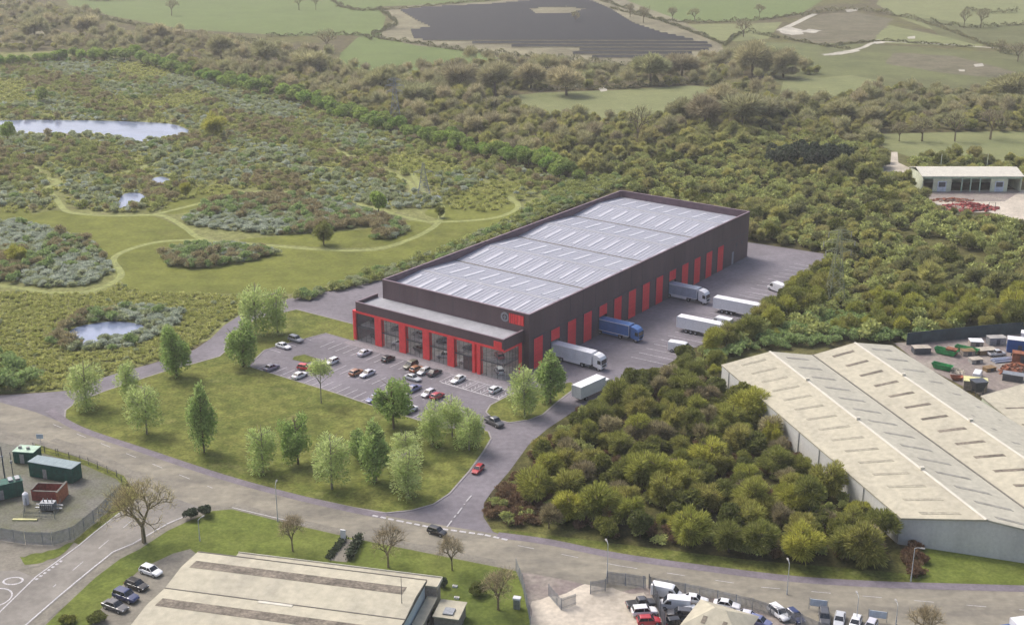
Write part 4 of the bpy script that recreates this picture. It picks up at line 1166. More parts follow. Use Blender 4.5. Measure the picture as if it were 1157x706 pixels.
for (x, y, h, k, c, lb) in (
    (753, 675, -22, 'van', 'white', 'white van against the dark fence at the top of the compound'), (762, 688, 170, 'van', 'white', 'white van just below the uppermost white van in the compound'),
    (785, 681, -15, 'saloon', 'white', 'white saloon alone by the road fence right of the vans'), (724, 686, 12, 'pickup', 'dark_grey', 'dark pickup parked left of the dark fence'),
    (728, 695, 8, 'suv', 'white', 'white estate parked below the dark pickup left of the fence'), (733, 705, 5, 'hatch', 'red', 'red hatchback at the bottom edge left of the fence'),
    (768, 698, 172, 'suv', 'dark_grey', 'dark car below the two white vans'), (765, 707, 10, 'hatch', 'black', 'black car at the bottom edge under the dark one'),
    (821, 687, -18, 'saloon', 'white', 'white saloon behind the cream hipped roof'), (846, 700, -20, 'saloon', 'pale_silver', 'silver white saloon right of the cream hipped roof'),
    (784, 694, 20, 'hatch', 'silver', 'silver hatchback close to the left slope of the hipped roof'),
    (880, 697, -62, 'suv', 'white', 'white estate, leftmost of the row by the bottom road fence'), (898, 700, -65, 'hatch', 'dark_blue', 'dark blue hatchback beside the leftmost white estate'),
    (931, 702, -100, 'suv', 'dark_grey', 'dark car with pale roof in the row by the road fence'), (948, 704, -110, 'saloon', 'silver', 'silver saloon in the row right of the dark car'),
    (966, 708, -115, 'hatch', 'white', 'white hatchback in the row right of the silver saloon'), (983, 712, -120, 'hatch', 'pale_silver', 'pale hatchback last in the row at the bottom edge'),
    (858, 706, -30, 'hatch', 'blue_grey', 'blue grey hatchback at the bottom edge between roof and row')):
    p = G(x, y); place(k, p[0], p[1], R(h), c, lb, G3, z=.185, sc=.92)
# vans in the yard
for (x, y, h, lb) in ((L(31.7, -22.5)[0], L(31.7, -22.5)[1], AN - math.pi / 2 + R(8), 'white van in the yard bays nearest the road end'),
                      (L(88.5, -21.5)[0], L(88.5, -21.5)[1], AN + math.pi / 2 - R(20), 'white van in the yard bays farthest away'),
                      (L(53.8, -22.0)[0], L(53.8, -22.0)[1], AN + math.pi / 2, 'white van half hidden by bushes between the two white trailers')):
    place('van', x, y, h, 'white', lb, 'vans parked in the lorry yard', z=CP, sc=1.12)
# cars on show behind the glass
k = 0
for zz, lv in ((.125, 'lower floor'), (3.855, 'upper gallery')):
    for i, v in enumerate((43.3, 35.6, 29.0, 21.4, 13.2, 5.2)):
        names = ['far left bay', 'second bay', 'third bay', 'fourth bay', 'fifth bay', 'glass corner bay']
        cs = ['dark_grey', 'white', 'black', 'silver', 'white', 'white'] if zz < 1 else ['black', 'dark_grey', 'grey', 'black', 'dark_grey', 'red']
        wd = {'dark_grey': 'dark grey', 'grey': 'grey', 'silver': 'silver', 'white': 'white', 'black': 'black', 'red': 'red'}[cs[i]]
        if v == 13.2 and zz < 1: v = 14.3
        x, y = L(-4.6, v); place(('saloon', 'hatch')[k % 2], x, y, AN + math.pi / 2 + R((-25, 20, -12, 30, 8, -40)[i]), cs[i],
             '%s show car behind glass on the %s, %s' % (wd, lv, names[i]), 'show cars inside the glass showroom', z=zz, name='show_car'); k += 1
p_ = L(-12.5, 7.5)

# lorries
def wheels_row(root, xs, hw, r=.5, w=.32):
    for x in xs:
        for s in (-1, 1): wheel(root, x, s * (hw - w / 2), r, w)
def trailer_parts(root, x0, x1, body, hw=1.27, z0=1.15, z1=4.0, deep=False):
    b = MB(); b.box(x0, x1, -hw, hw, z0, z1); tb = b.build('trailer_box', body, root)
    b = MB()
    for s in (-1, 1):
        b.box(x0, x1, s * (hw + .015) - .02, s * (hw + .015) + .02, z1 - .14, z1 + .02); b.box(x0, x1, s * (hw + .015) - .02, s * (hw + .015) + .02, z0 - .02, z0 + .12)
    for xx in (x0, x1):
        for s in (-1, 1): b.box(xx - .04, xx + .04, s * hw - .05, s * hw + .05, z0, z1 + .02)
    b.build('frame_rail', 'white_paint', tb)
    b = MB()
    for i in range(1, 10):
        x = x0 + (x1 - x0) * i / 10
        for s in (-1, 1): b.box(x - .03, x + .03, s * (hw + .012) - .012, s * (hw + .012) + .012, z0 + .12, z1 - .15)
    b.build('side_ribs', body, tb)
    b = MB(); b.box(x0 + .2, x1 - .6, -.5, .5, .8, 1.14); b.build('chassis', 'chassis', root)
def lorry(name, label, cat, loc, rz, box, cabpaint, full=True, group=None):
    """articulated: rear of trailer at x = 0, front of cab at x = 16.3"""
    root = thing(name, label, cat, loc, rz, group, z=CP)
    trailer_parts(root, 0, 13.6, box)
    wheels_row(root, (2.6, 3.9, 5.2), 1.22)
    b = MB()
    for s in (-1, 1): b.box(5.8, 10.5, s * 1.2 - .03, s * 1.2 + .03, .5, 1.1)
    b.build('side_guard', cabpaint, root)
    c0 = 14.1
    b = MB()
    b.v = []; prof = [(c0, 1.0), (c0 + 2.25, .55), (c0 + 2.32, 1.5), (c0 + 2.15, 2.75), (c0 + 1.75, 3.35), (c0 + .9, 3.75), (c0, 3.85)]
    n = len(prof)
    for s, wd in ((-1, 1.22), (1, 1.22)):
        b.v += [(x, s * wd, z) for x, z in prof]
    b.f = [tuple(range(n - 1, -1, -1))[::-1], tuple(range(n, 2 * n))[::-1]] + [(i, n + i, n + (i + 1) % n, (i + 1) % n) for i in range(n)]
    cab = b.build('cab', cabpaint, root)
    b = MB(); b.add([(c0 + 2.34, -1.1, 1.65), (c0 + 2.34, 1.1, 1.65), (c0 + 2.19, 1.05, 2.7), (c0 + 2.19, -1.05, 2.7)], [(0, 1, 2, 3)]); b.build('windscreen', 'car_glass', cab)
    for s in (-1, 1):
        b = MB(); y = s * 1.235; b.add([(c0 + 1.2, y, 1.8), (c0 + 2.15, y, 1.7), (c0 + 2.05, y, 2.65), (c0 + 1.2, y, 2.65)], [(0, 1, 2, 3) if s < 0 else (3, 2, 1, 0)]); b.build('side_window', 'car_glass', cab)
        b = MB(); b.box(c0 + 2.0, c0 + 2.15, s * 1.42 - .1, s * 1.42 + .1, 1.9, 2.6); b.build('mirror', 'chassis', cab)
        b = MB(); b.box(c0 + 2.22, c0 + 2.36, s * .9 - .2, s * .9 + .2, .75, 1.0); b.build('headlight', 'lamp_lens', cab)
    b = MB(); b.box(c0 + 2.26, c0 + 2.37, -.8, .8, .95, 1.45); b.build('grille', 'chassis', cab)
    b = MB(); b.box(10.6, c0 + 1.0, -.5, .5, .55, .95); b.build('tractor_chassis', 'chassis', root)
    b = MB()
    for s in (-1, 1): b.tube((11.9, s * .9, .72), (13.0, s * .9, .72), .32, .32, 10)
    b.build('fuel_tank', 'steel', root)
    wheels_row(root, (11.1, c0 + 1.45), 1.2)
    return root
def dock(u): return u + DW / 2
lorry('articulated_lorry', 'white cabbed lorry with pale grey trailer backed into the dock nearest the road', 'lorry', L(dock(DU[1]), 2.6), AN - math.pi / 2, 'trailer_white', 'white_paint', group='lorries backed onto the docks')
lorry('articulated_lorry', 'blue lorry with blue trailer backed into the middle open dock', 'lorry', L(dock(DU[4]), 5.2), AN - math.pi / 2, 'trailer_blue', 'trailer_blue', group='lorries backed onto the docks')
lorry('articulated_lorry', 'grey blue lorry backed into the farthest open dock', 'lorry', L(dock(DU[9]) - .2, 5.2), AN - math.pi / 2, 'trailer_grey', 'trailer_white', group='lorries backed onto the docks')
for (u, v, lb) in ((45.2, -14.5, 'white trailer parked in the yard bays nearest the showroom end'), (64.0, -15.0, 'white trailer parked farther along the yard near the grey lorry')):
    root = thing('parked_trailer', lb, 'trailer', L(u, v), AN - math.pi / 2 + R(3), 'white trailers parked in the yard', z=CP)
    trailer_parts(root, 0, 13.4, 'white_paint'); wheels_row(root, (2.6, 3.9, 5.2), 1.22)
    b = MB()
    for s in (-1, 1): b.box(10.8, 11.0, s * .8 - .08, s * .8 + .08, 0, 1.0)
    b.build('landing_legs', 'chassis', root)
# box lorry leaving the yard
p = G(650, 455)
root = thing('box_lorry', 'white box lorry driving out of the yard past the round island', 'lorry', p, R(47), z=CP)
trailer_parts(root, .3, 8.8, 'white_paint', z0=1.0, z1=3.75)
b = MB(); b.frus((9.0, 10.9, -1.18, 1.18), .6, (9.0, 10.6, -1.1, 1.1), 2.7); cab = b.build('cab', 'white_paint', root)
b = MB(); b.add([(10.85, -1.0, 1.6), (10.85, 1.0, 1.6), (10.68, .95, 2.5), (10.68, -.95, 2.5)], [(0, 1, 2, 3)]); b.build('windscreen', 'car_glass', cab)
wheels_row(root, (2.4, 9.9), 1.2, .48)
# box truck clipped by the bottom right corner
p = G(1150, 726)
root = thing('box_lorry', 'lorry with white box and blue side at the bottom right corner', 'lorry', p, R(12), z=.17)
trailer_parts(root, -1, 6, 'white_paint', z0=1.0, z1=3.6)
b = MB(); b.frus((-3.1, -1.2, -1.15, 1.15), .6, (-2.8, -1.2, -1.1, 1.1), 2.7); b.build('cab', 'blue_paint', root)
wheels_row(root, (-2.1, 4), 1.2, .46)

# ================================================================== STREET FURNITURE
def lamp(px, top, label, rz=0):
    p = G(*px); hp = 8
    sc_ = (F0 * math.sin(TH) + (px[1] - PH / 2) * math.cos(TH)) / HC
    hp = (px[1] - top) / sc_ / math.cos(TH) * .97
    r = thing('street_lamp', label, 'street lamp', p, rz, 'street lamps along the old road', z=.15)
    b = MB(); b.tube((0, 0, 0), (0, 0, .9), .13, .12, 8); b.tube((0, 0, .9), (0, 0, hp), .085, .05, 8); b.build('pole', 'lamp_post', r)
    b = MB(); b.tube((0, 0, hp), (.5, 0, hp + .18), .05, .04, 6); b.tube((.5, 0, hp + .18), (1.0, 0, hp + .2), .04, .04, 6); b.build('arm', 'lamp_post', r)
    b = MB(); b.frus((.85, 1.6, -.16, .16), hp + .14, (.9, 1.5, -.1, .1), hp + .28); b.build('lamp_head', 'concrete', r)
lamp((686, 652), 612, 'tall street lamp beside the entrance of the sandy yard', R(100))
lamp((889, 672), 634, 'street lamp in front of the right-hand thicket trees', R(90))
lamp((1029, 657), 616, 'street lamp by the corner of the grey warehouse lawn', R(-20))
lamp((226, 612), 586, 'short street lamp on the lawn by the two round bushes', R(60))
lamp((967, 706), 672, 'thin grey lamp post by the bottom road fence', R(90))
lamp((1012, 706), 682, 'thin dark lamp post nearer the bottom right corner', R(90))
lamp((314, 590), 545, 'thin lamp post on the verge of the old road left of the drive', R(90))

def palisade(name, label, pts, h=2.3, m='fence_grey', pale=.16, w=.07, z=.15, group=None):
    p0 = Vector(pts[0]); r = thing(name, label, 'fence', tuple(p0), 0, group, z=z)
    pb = MB(); rb_ = MB(); posts = []
    for a, b in zip(pts[:-1], pts[1:]):
        a, b = Vector(a) - p0, Vector(b) - p0; d = b - a; ln = d.length; d.normalize(); nn = Vector((-d.y, d.x))
        k = int(ln / pale)
        for i in range(k):
            q = a + d * (i * pale); e = q + d * w
            pb.add([(*q, .05), (*e, .05), (*e, h - .1), (*((q + e) / 2), h), (*q, h - .1)], [(0, 1, 2, 3, 4)])
        for zz in (.4, h - .5):
            rb_.add([(*(a + nn * .03), zz), (*(b + nn * .03), zz), (*(b + nn * .03), zz + .07), (*(a + nn * .03), zz + .07)], [(0, 1, 2, 3)])
        for i in range(int(ln / 3) + 1): posts.append(a + d * (i * 3))
    rb_.build('rail', m, r); pb.build('pales', m, r)
    for q in posts[:90]:
        b_ = MB(); b_.box(q.x - .05, q.x + .05, q.y + .04, q.y + .14, 0, h); b_.build('post', m, r)
palisade('palisade_fence', 'grey palisade fence round the gravel compound with green cabins', GP([(-30, 610), (0, 611), (30, 616), (60, 617), (84, 610), (112, 587), (139, 560)]), 2.6, pale=.2, w=.13)
palisade('palisade_fence', 'low wire fence along the road behind the green container', GP([(38, 509), (66, 516), (100, 526), (132, 540), (142, 552)]), 1.6, pale=.35, w=.05, m='steel_dark')
palisade('palisade_fence', 'grey fence down the left side of the sandy yard', GP([(583, 646), (590, 664), (598, 700), (600, 720)]), 2.4, pale=.2, w=.12)
palisade('palisade_fence', 'open grey gate wing left of the sandy yard entrance', GP([(620, 674), (634, 690), (652, 684)]), 2.2, pale=.2, w=.12)
palisade('palisade_fence', 'grey palisade fence behind the yard entrance lamp', GP([(667, 672), (684, 669), (686, 660), (730, 666)]), 2.4, pale=.2, w=.12)
palisade('palisade_fence', 'dark fence between sandy yard and crowded compound', GP([(733, 665), (742, 685), (752, 714)]), 2.6, pale=.2, w=.16, m='steel_dark')
palisade('palisade_fence', 'long grey fence between the compound and the old road', GP([(733, 665), (790, 676), (850, 690), (905, 708), (940, 724)]), 2.2, pale=.2, w=.12, m='steel')
# dark sheet fence behind the scrapyard
pts = GP([(1024, 390), (1060, 386), (1110, 381), (1157, 377), (1200, 372)])
r = thing('sheet_fence', 'tall dark green-grey sheet wall behind the scrapyard', 'fence', pts[0], 0)
for a, b in zip(pts[:-1], pts[1:]):
    a, b = Vector(a) - Vector(pts[0]), Vector(b) - Vector(pts[0]); n_ = (b - a).normalized(); n_ = Vector((-n_.y, n_.x)) * .06
    w_ = MB(); w_.prism([tuple(a - n_), tuple(b - n_), tuple(b + n_), tuple(a + n_)], 0, 3.2); w_.build('panel', mat('sheet_fence_paint', (.06, .085, .095), .7, .15, .4), r)
palisade('palisade_fence', 'pale wire fence along the lower edge of the barn yard', GP([(1032, 222), (1055, 234), (1090, 246), (1125, 254), (1160, 258)]), 1.6, pale=.5, w=.06, m='pale_green', z=.02)

# pylons
def pylon(px, top, label, m='steel', arms=3, wb=2.6, th=1.0):
    p = G(*px); sc_ = (F0 * math.sin(TH) + (px[1] - PH / 2) * math.cos(TH)) / HC
    h = (px[1] - top) / sc_ / math.cos(TH)
    r = thing('lattice_pylon', label, 'pylon', p, R(4), None)
    b = MB(); lv = 7
    def hw(z): return wb * (1 - z / h) ** 1.3 + .35
    for i in range(lv):
        z0, z1 = h * i / lv, h * (i + 1) / lv; a, c = hw(z0), hw(z1)
        for k in range(4):
            s0 = ((-1, -1), (1, -1), (1, 1), (-1, 1))[k]; s1 = ((1, -1), (1, 1), (-1, 1), (-1, -1))[k]
            b.tube((s0[0] * a, s0[1] * a, z0), (s0[0] * c, s0[1] * c, z1), .075 * th, .07 * th, 4)
            b.tube((s0[0] * a, s0[1] * a, z0), (s1[0] * c, s1[1] * c, z1), .035 * th, .035 * th, 4)
            b.tube((s1[0] * a, s1[1] * a, z0), (s0[0] * c, s0[1] * c, z1), .035 * th, .035 * th, 4)
            b.tube((s0[0] * c, s0[1] * c, z1), (s1[0] * c, s1[1] * c, z1), .035 * th, .035 * th, 4)
    b.build('tower', m, r)
    for j in range(arms):
        z = h * (.72 + .12 * j); ln = (3.4, 4.2, 3.0)[j]
        for s in (-1, 1):
            a_ = MB()
            for y in (-.35, .35):
                a_.tube((s * hw(z), y, z), (s * ln, 0, z + .3), .05 * th, .04 * th, 4); a_.tube((s * hw(z), y, z + 1.0), (s * ln, 0, z + .3), .05 * th, .04 * th, 4)
            ar = a_.build('cross_arm', m, r)
            i_ = MB(); i_.tube((s * ln, 0, z + .3), (s * ln, 0, z - 1.1), .12, .12, 6); i_.build('insulator', 'concrete', ar)
pylon((447, 142), 92, 'grey lattice pylon among the far brown woodland', th=2.6)
pylon((479, 222), 186, 'faint grey pylon in the heath behind the warehouse', arms=1, wb=2.0, th=1.8)
mm('lichen_steel', (.30, .32, .20), .7, .1, 1)
pylon((942, 346), 262, 'tall greenish lattice pylon in the wood beside the yard corner', m='lichen_steel', arms=3, wb=2.2, th=1.25)

# ------------------------------------------------------------------ green cabins, substation
def cabin(label, px, rz, lx, ly, h, cat='cabin', roofm='green_roof', wallm='green_paint', name='green_container'):
    r = thing(name, label, cat, G(*px), rz, z=.155)
    b = MB(); b.box(0, lx, 0, ly, .1, h); w_ = b.build('wall', wallm, r)
    b = MB()
    for i in range(int(lx / .45)): b.box(.1 + i * .45, .28 + i * .45, -.05, 0, .25, h - .15)
    b.build('ribs', wallm, w_)
    b = MB(); b.box(-.08, lx + .08, -.08, ly + .08, h, h + .12); b.build('roof', roofm, r)
    b = MB(); b.box(lx * .32, lx * .32 + .9, -.09, -.05, .15, 2.1); b.build('door', 'steel', r)
    b = MB(); b.box(lx, lx + .05, .3, ly - .3, .3, h - .2); b.build('end_door', wallm, r)
    for x in (.3, lx - .6): b = MB(); b.box(x, x + .3, .2, ly - .2, 0, .1); b.build('skid', 'concrete', r)
    return r
cabin('long dark green container with blue-grey roof in the gravel compound', (34, 539), R(-18.5), 9.8, 2.9, 3.1)
r = cabin('small green cabin with pale roof left of the long green container', (16, 524), R(-8), 4.3, 3.0, 2.5, roofm='pale_green')
for q in ((.8, 1.5), (2.6, 1.3)):
    b = MB(); b.tube((q[0], q[1], 2.6), (q[0], q[1], 3.1), .35, .35, 8); b.build('roof_fan', 'concrete', r)
r = cabin('dark green generator unit at the left edge beside the chimney mast', (-14, 570), R(31), 6.5, 2.4, 3.0, cat='generator', name='green_generator', roofm='green_paint')
for x in (4.2, 5.4): b = MB(); b.box(x, x + .8, .4, 2.0, 3.12, 3.5); b.build('roof_unit', 'steel', r)
for (px, tp, lb) in (((7, 549), 498, 'tall dark flue mast by the green generator'), ((17, 552), 505, 'slimmer grey mast right of the dark flue')):
    r = thing('mast', lb, 'mast', G(*px), z=.155); b = MB(); hgt = (px[1] - tp) / 6.3
    b.tube((0, 0, 0), (0, 0, hgt), .16 if tp < 500 else .09, .12 if tp < 500 else .07, 8); b.build('pole', 'steel_dark', r)
    b = MB(); b.box(-.25, .25, -.25, .25, 0, .3); b.build('base', 'concrete', r)
    b = MB(); b.tube((0, 0, hgt * .7), (0, 0, hgt * .7 + .5), .24, .24, 8); b.build('collar', 'steel', r)
r = thing('brick_enclosure', 'roofless red brick enclosure with dark coping in the gravel compound', 'enclosure', G(38, 566), R(-4), z=.155)
for (a, nm, mt) in (((0, 5.2, 2.6, 2.85, 0, 2.2), 'rear_wall', 'brick_red'), ((-.25, 0, 0, 2.85, 0, 2.2), 'side_wall', 'brick_red'), ((5.2, 5.5, -1.6, 2.85, 0, 2.6), 'side_wall', 'brick_orange'), ((0, 5.2, 0, .25, 0, 1.9), 'front_wall', 'brick_red')):
    b = MB(); b.box(*a); w_ = b.build(nm, mt, r)
    b = MB(); b.box(a[0] - .05, a[1] + .05, a[2] - .05, a[3] + .05, a[5], a[5] + .1); b.build('coping', 'gutter', w_)
b = MB(); b.box(0, 5.2, .25, 2.6, 0, .03); b.build('floor', 'gravel', r)
r = thing('transformer', 'grey transformer with pipes in front of the red brick enclosure', 'transformer', G(42, 578), R(-4), z=.16)
b = MB(); b.box(.6, 3.2, 0, 1.4, .2, 1.6); b.build('tank', 'steel', r)
for i in range(7): b = MB(); b.box(.7 + i * .36, .85 + i * .36, -.35, 0, .4, 1.4); b.build('cooling_fin', 'steel', r)
for i in range(3): b = MB(); b.tube((1.1 + i * .8, .7, 1.6), (1.1 + i * .8, .7, 2.3), .12, .08, 8); b.build('bushing', 'concrete', r)
b = MB(); b.tube((-.4, .4, .5), (4.6, .4, .5), .15, .15, 8); b.tube((-.4, .9, .9), (4.6, .9, .9), .12, .12, 8); b.build('pipe', 'steel', r)
r = thing('white_tank', 'upright white tank at the left corner of the brick enclosure', 'tank', G(30, 570), 0, z=.155)
b = MB(); b.tube((0, 0, 0), (0, 0, 2.1), .55, .55, 12); b.build('shell', 'white_paint', r); b = MB(); b.tube((0, 0, 2.1), (0, 0, 2.5), .55, .15, 12); b.build('cap', 'white_paint', r)
palisade('palisade_fence', 'silver mesh fence round the transformer', GP([(30, 572), (27, 586), (62, 587), (70, 570)]), 1.5, pale=.25, w=.08, m='steel')
r = thing('yellow_kerb', 'pale yellow concrete strip in front of the transformer fence', 'kerb', G(14, 589), R(-1), z=.155); b = MB(); b.box(0, 4.4, 0, .5, 0, .25); b.build('strip', 'yellow', r)
for (px, lb, c) in (((46, 497), 'pale blue sign board by the road behind the container', 'blue_plastic'),):
    r = thing('road_sign', lb, 'sign', G(px[0], px[1] + 3), z=.15); b = MB(); b.tube((0, 0, 0), (0, 0, 1.3), .06, .06, 6); b.build('pole', 'lamp_post', r)
    b = MB(); b.box(-.7, .7, -.12, -.07, .8, 1.8); b.build('panel', c, r)
r = thing('totem_sign', 'white totem sign between the clipped hedges at the works entrance', 'sign', G(388, 612), R(-15), z=.2)
b = MB(); b.box(-.45, .45, -.12, .12, .2, 2.2); b.build('panel', 'white_paint', r); b = MB(); b.box(-.5, .5, -.2, .2, 0, .2); b.build('base', 'concrete', r)
r = thing('utility_box', 'white topped grey cabinet on the lawn by the sandy yard fence', 'cabinet', G(584, 688), R(-15), z=.19)
b = MB(); b.box(-.5, .5, -.35, .35, 0, 1.7); b.build('body', 'steel', r); b = MB(); b.box(-.6, .6, -.45, .45, 1.7, 2.0); b.build('lid', 'white_paint', r)
for px, lb in (((514, 664), 'small white slab on the lawn right of the works, the upper of two'), ((516, 677), 'small white slab on the lawn right of the works, the lower of two')):
    r = thing('manhole_slab', lb, 'slab', G(*px), R(-15), z=.19); b = MB(); b.box(-.4, .4, -.25, .25, 0, .3); b.build('slab', 'white_paint', r); b = MB(); b.box(-.3, .3, -.18, .18, .3, .34); b.build('cover', 'concrete', r)
for px, lb in (((924, 690), 'pale blue banner panel on the bottom road fence, left one'), ((991, 703), 'pale blue banner panel on the bottom road fence, right one')):
    r = thing('fence_banner', lb, 'banner', G(*px), R(-14), z=.17); b = MB(); b.box(-1.3, 1.3, -.04, .04, .7, 1.9); b.build('panel', 'blue_plastic', r)
    for s in (-1.4, 1.4): b = MB(); b.tube((s, .08, 0), (s, .08, 2.1), .05, .05, 5); b.build('post', 'steel', r)

# ------------------------------------------------------------------ scrapyard
def skip(label, px, rz, ln=5.5, wd=2.3, h=1.7, m='skip_green', name='skip', group='green skips in the scrapyard'):
    r = thing(name, label, 'skip', G(*px), rz, group, z=.11); b = MB()
    o_ = [(0, ln), (-wd / 2, wd / 2)]; t = .12; fl_ = .6
    outb = [(fl_, -wd / 2 + .2, .15), (ln - fl_, -wd / 2 + .2, .15), (ln - fl_, wd / 2 - .2, .15), (fl_, wd / 2 - .2, .15)]
    outt = [(0, -wd / 2, h), (ln, -wd / 2, h), (ln, wd / 2, h), (0, wd / 2, h)]
    inn = [(x + (t if x < ln / 2 else -t), y * .92, h) for x, y, z in outt]; inb = [(x + (t if x < ln / 2 else -t), y * .85, .3) for x, y, z in outb]
    b.add(outb + outt + inn + inb, [(0, 3, 2, 1)] + [(i, (i + 1) % 4, 4 + (i + 1) % 4, 4 + i) for i in range(4)] + [(4 + i, 4 + (i + 1) % 4, 8 + (i + 1) % 4, 8 + i) for i in range(4)] + [(8 + i, 8 + (i + 1) % 4, 12 + (i + 1) % 4, 12 + i) for i in range(4)] + [(12, 13, 14, 15)])
    b.build('body', m, r)
    b = MB()
    for s in (-1, 1):
        for x in (ln * .3, ln * .7): b.tube((x, s * wd * .5, h * .45), (x, s * (wd * .5 + .18), h * .45), .08, .08, 6)
    b.build('lifting_lugs', 'steel_dark', r)
    return r
skip('long green skip nearest the warehouse roof, back row', (1056, 398), R(-38), 5.4, 1.9, 1.4)
skip('long green skip in the back row right of the other long one', (1079, 396), R(-38), 5.6, 1.9, 1.4)
skip('shorter green skip by the edge of the warehouse roof', (1053, 415), R(-38), 4.8, 1.8, 1.3)
skip('dark maroon skip below the short green one', (1073, 429), R(-10), 2.9, 1.6, .9, 'rust', group=None)
def box_thing(name, label, cat, px, rz, lx, ly, h, m, roofm='roof_beige', group=None):
    r = thing(name, label, cat, G(*px), rz, group, z=.11)
    b = MB(); b.box(0, lx, 0, ly, 0, h); b.build('body', m, r); b = MB(); b.box(-.1, lx + .1, -.1, ly + .1, h, h + .12); b.build('roof', roofm, r)
    b = MB(); b.box(lx * .4, lx * .4 + .9, -.05, 0, .1, min(2, h * .85)); b.build('door', 'steel_dark', r)
    return r
box_thing('site_cabin', 'pale beige site cabin against the dark sheet wall left of the skips', 'cabin', (1033, 401), R(4), 4.0, 2.2, 1.5, 'steel_dark', 'yard_pale')
box_thing('site_cabin', 'white roofed cabin right of the green skips', 'cabin', (1096, 395), R(-6), 3.0, 2.4, 1.9, 'brick_pale', 'white_paint')
box_thing('flat_trailer', 'low trailer loaded with pale timber in the scrapyard', 'trailer', (1107, 402), R(10), 4.4, 2.2, 1.1, 'timber', 'yard_pale')
box_thing('blue_container', 'blue shipping container with white top in the scrapyard', 'container', (1137, 398), R(-20), 6.2, 2.6, 3.2, 'blue_paint', 'white_paint')
box_thing('white_truck_box', 'white truck body at the right edge behind the blue container', 'truck body', (1152, 389), R(-25), 4.5, 2.4, 2.8, 'trailer_white', 'white_paint')
r = thing('pipe_bundle', 'bundle of pale blue-grey pipes lying in the scrapyard', 'pipes', G(1124, 411), R(14), z=.11)
for i in range(5): b = MB(); b.tube((0, i * .42, .25 + (.35 if i % 2 else 0)), (6, i * .42, .25 + (.35 if i % 2 else 0)), .25, .25, 8); b.build('pipe', 'trailer_grey', r)
r = thing('hopper', 'dark steel hopper beside the corner of the beige shed', 'hopper', G(1104, 446), R(12), z=.11)
b = MB(); b.frus((-.7, .7, -.7, .7), .9, (-1.6, 1.6, -1.3, 1.3), 3.4); b.build('body', 'steel_dark', r)
for sx in (-.9, .9):
    for sy in (-.8, .8): b = MB(); b.tube((sx, sy, 0), (sx, sy, 2.2), .09, .09, 5); b.build('leg', 'steel_dark', r)
box_thing('lean_to', 'pale yellow lean-to roof between hopper and maroon skip', 'shed', (1088, 441), R(-18), 5, 3, 2.2, 'brick_pale', 'yellow')
def heap(name, label, cat, px, rad, h, m, n=120, sz=.6, seed=1, ex=1.0, group=None):
    g = np.random.default_rng(seed); b = MB()
    for i in range(n):
        a = g.uniform(0, 6.28); q = g.uniform(0, 1) ** .6; x, y = math.cos(a) * q * rad * ex, math.sin(a) * q * rad; z = max(0, h * (1 - q) * g.uniform(.5, 1))
        s = sz * g.uniform(.4, 1.2); t = g.uniform(0, 3.14); c_, s_ = math.cos(t) * s, math.sin(t) * s; k = s * g.uniform(.12, .5)
        b.add([(x + c_, y + s_, z), (x - s_ * .5, y + c_ * .5, z + k * .2), (x - c_, y - s_, z), (x + s_ * .5, y - c_ * .5, z + k * .2), (x + c_ * .7, y + s_ * .7, z + k), (x - c_ * .7, y - s_ * .7, z + k * 1.3)],
              [(0, 1, 4), (1, 2, 5), (1, 5, 4), (2, 3, 5), (3, 0, 4), (3, 4, 5), (0, 3, 2, 1)])
    o_ = b.build(name, m); o_.location = (*G(*px), .1); tag(o_, label, cat, group); return o_
heap('scrap_heap', 'rusty scrap heap at the right edge of the scrapyard', 'scrap heap', (1150, 417), 3.2, 1.8, 'rust', seed=3)
heap('scrap_heap', 'heap of red panels in front of the cream barn', 'scrap heap', (1092, 236), 4.5, 2.6, 'red_stack', 260, 1.1, 4, 2.4)
heap('scrap_heap', 'low rusty heap between the barn and the red panels', 'scrap heap', (1076, 227), 3, 1.0, 'rust', 140, .7, 5, 2.6)
heap('scrap_heap', 'small rusty heap at the lower fence of the barn yard', 'scrap heap', (1122, 246), 2.2, 1.2, 'rust', 90, .7, 6, 2.0)
heap('rubble_pile', 'pile of white rubble in the woodland clearing on the right', 'rubble', (1121, 327), 4, .9, 'white_paint', 90, .8, 7, 2.0)
heap('rubble_pile', 'white pile beside the track left of the barn', 'rubble', (1027, 207), 2.4, 1.2, 'white_paint', 80, .9, 8, 1.4)
for px, lb in (((1117, 238), 'left post of the goal-like frame in the barn yard'), ((1124, 238), 'right post of the goal-like frame in the barn yard')): pass
r = thing('post_frame', 'slim dark two-post frame in the barn yard', 'frame', G(1120, 240), 0, z=.1)
for s in (-1.1, 1.1): b = MB(); b.tube((s, 0, 0), (s, 0, 3.4), .08, .08, 5); b.build('post', 'steel_dark', r)
b = MB(); b.tube((-1.1, 0, 3.4), (1.1, 0, 3.4), .07, .07, 5); b.build('crossbar', 'steel_dark', r)
for px, tp, lb in (((1062, 192), 176, 'left pale pole rising behind the barn roof'), ((1114, 192), 176, 'right pale pole rising behind the barn roof')):
    r = thing('wooden_pole', lb, 'pole', G(px[0], px[1] + 4), z=0); b = MB(); b.tube((0, 0, 0), (0, 0, 7.5), .16, .11, 6); b.build('pole', 'cream_wall', r); b = MB(); b.box(-.7, .7, -.05, .05, 7.0, 7.15); b.build('crossbar', 'timber', r)

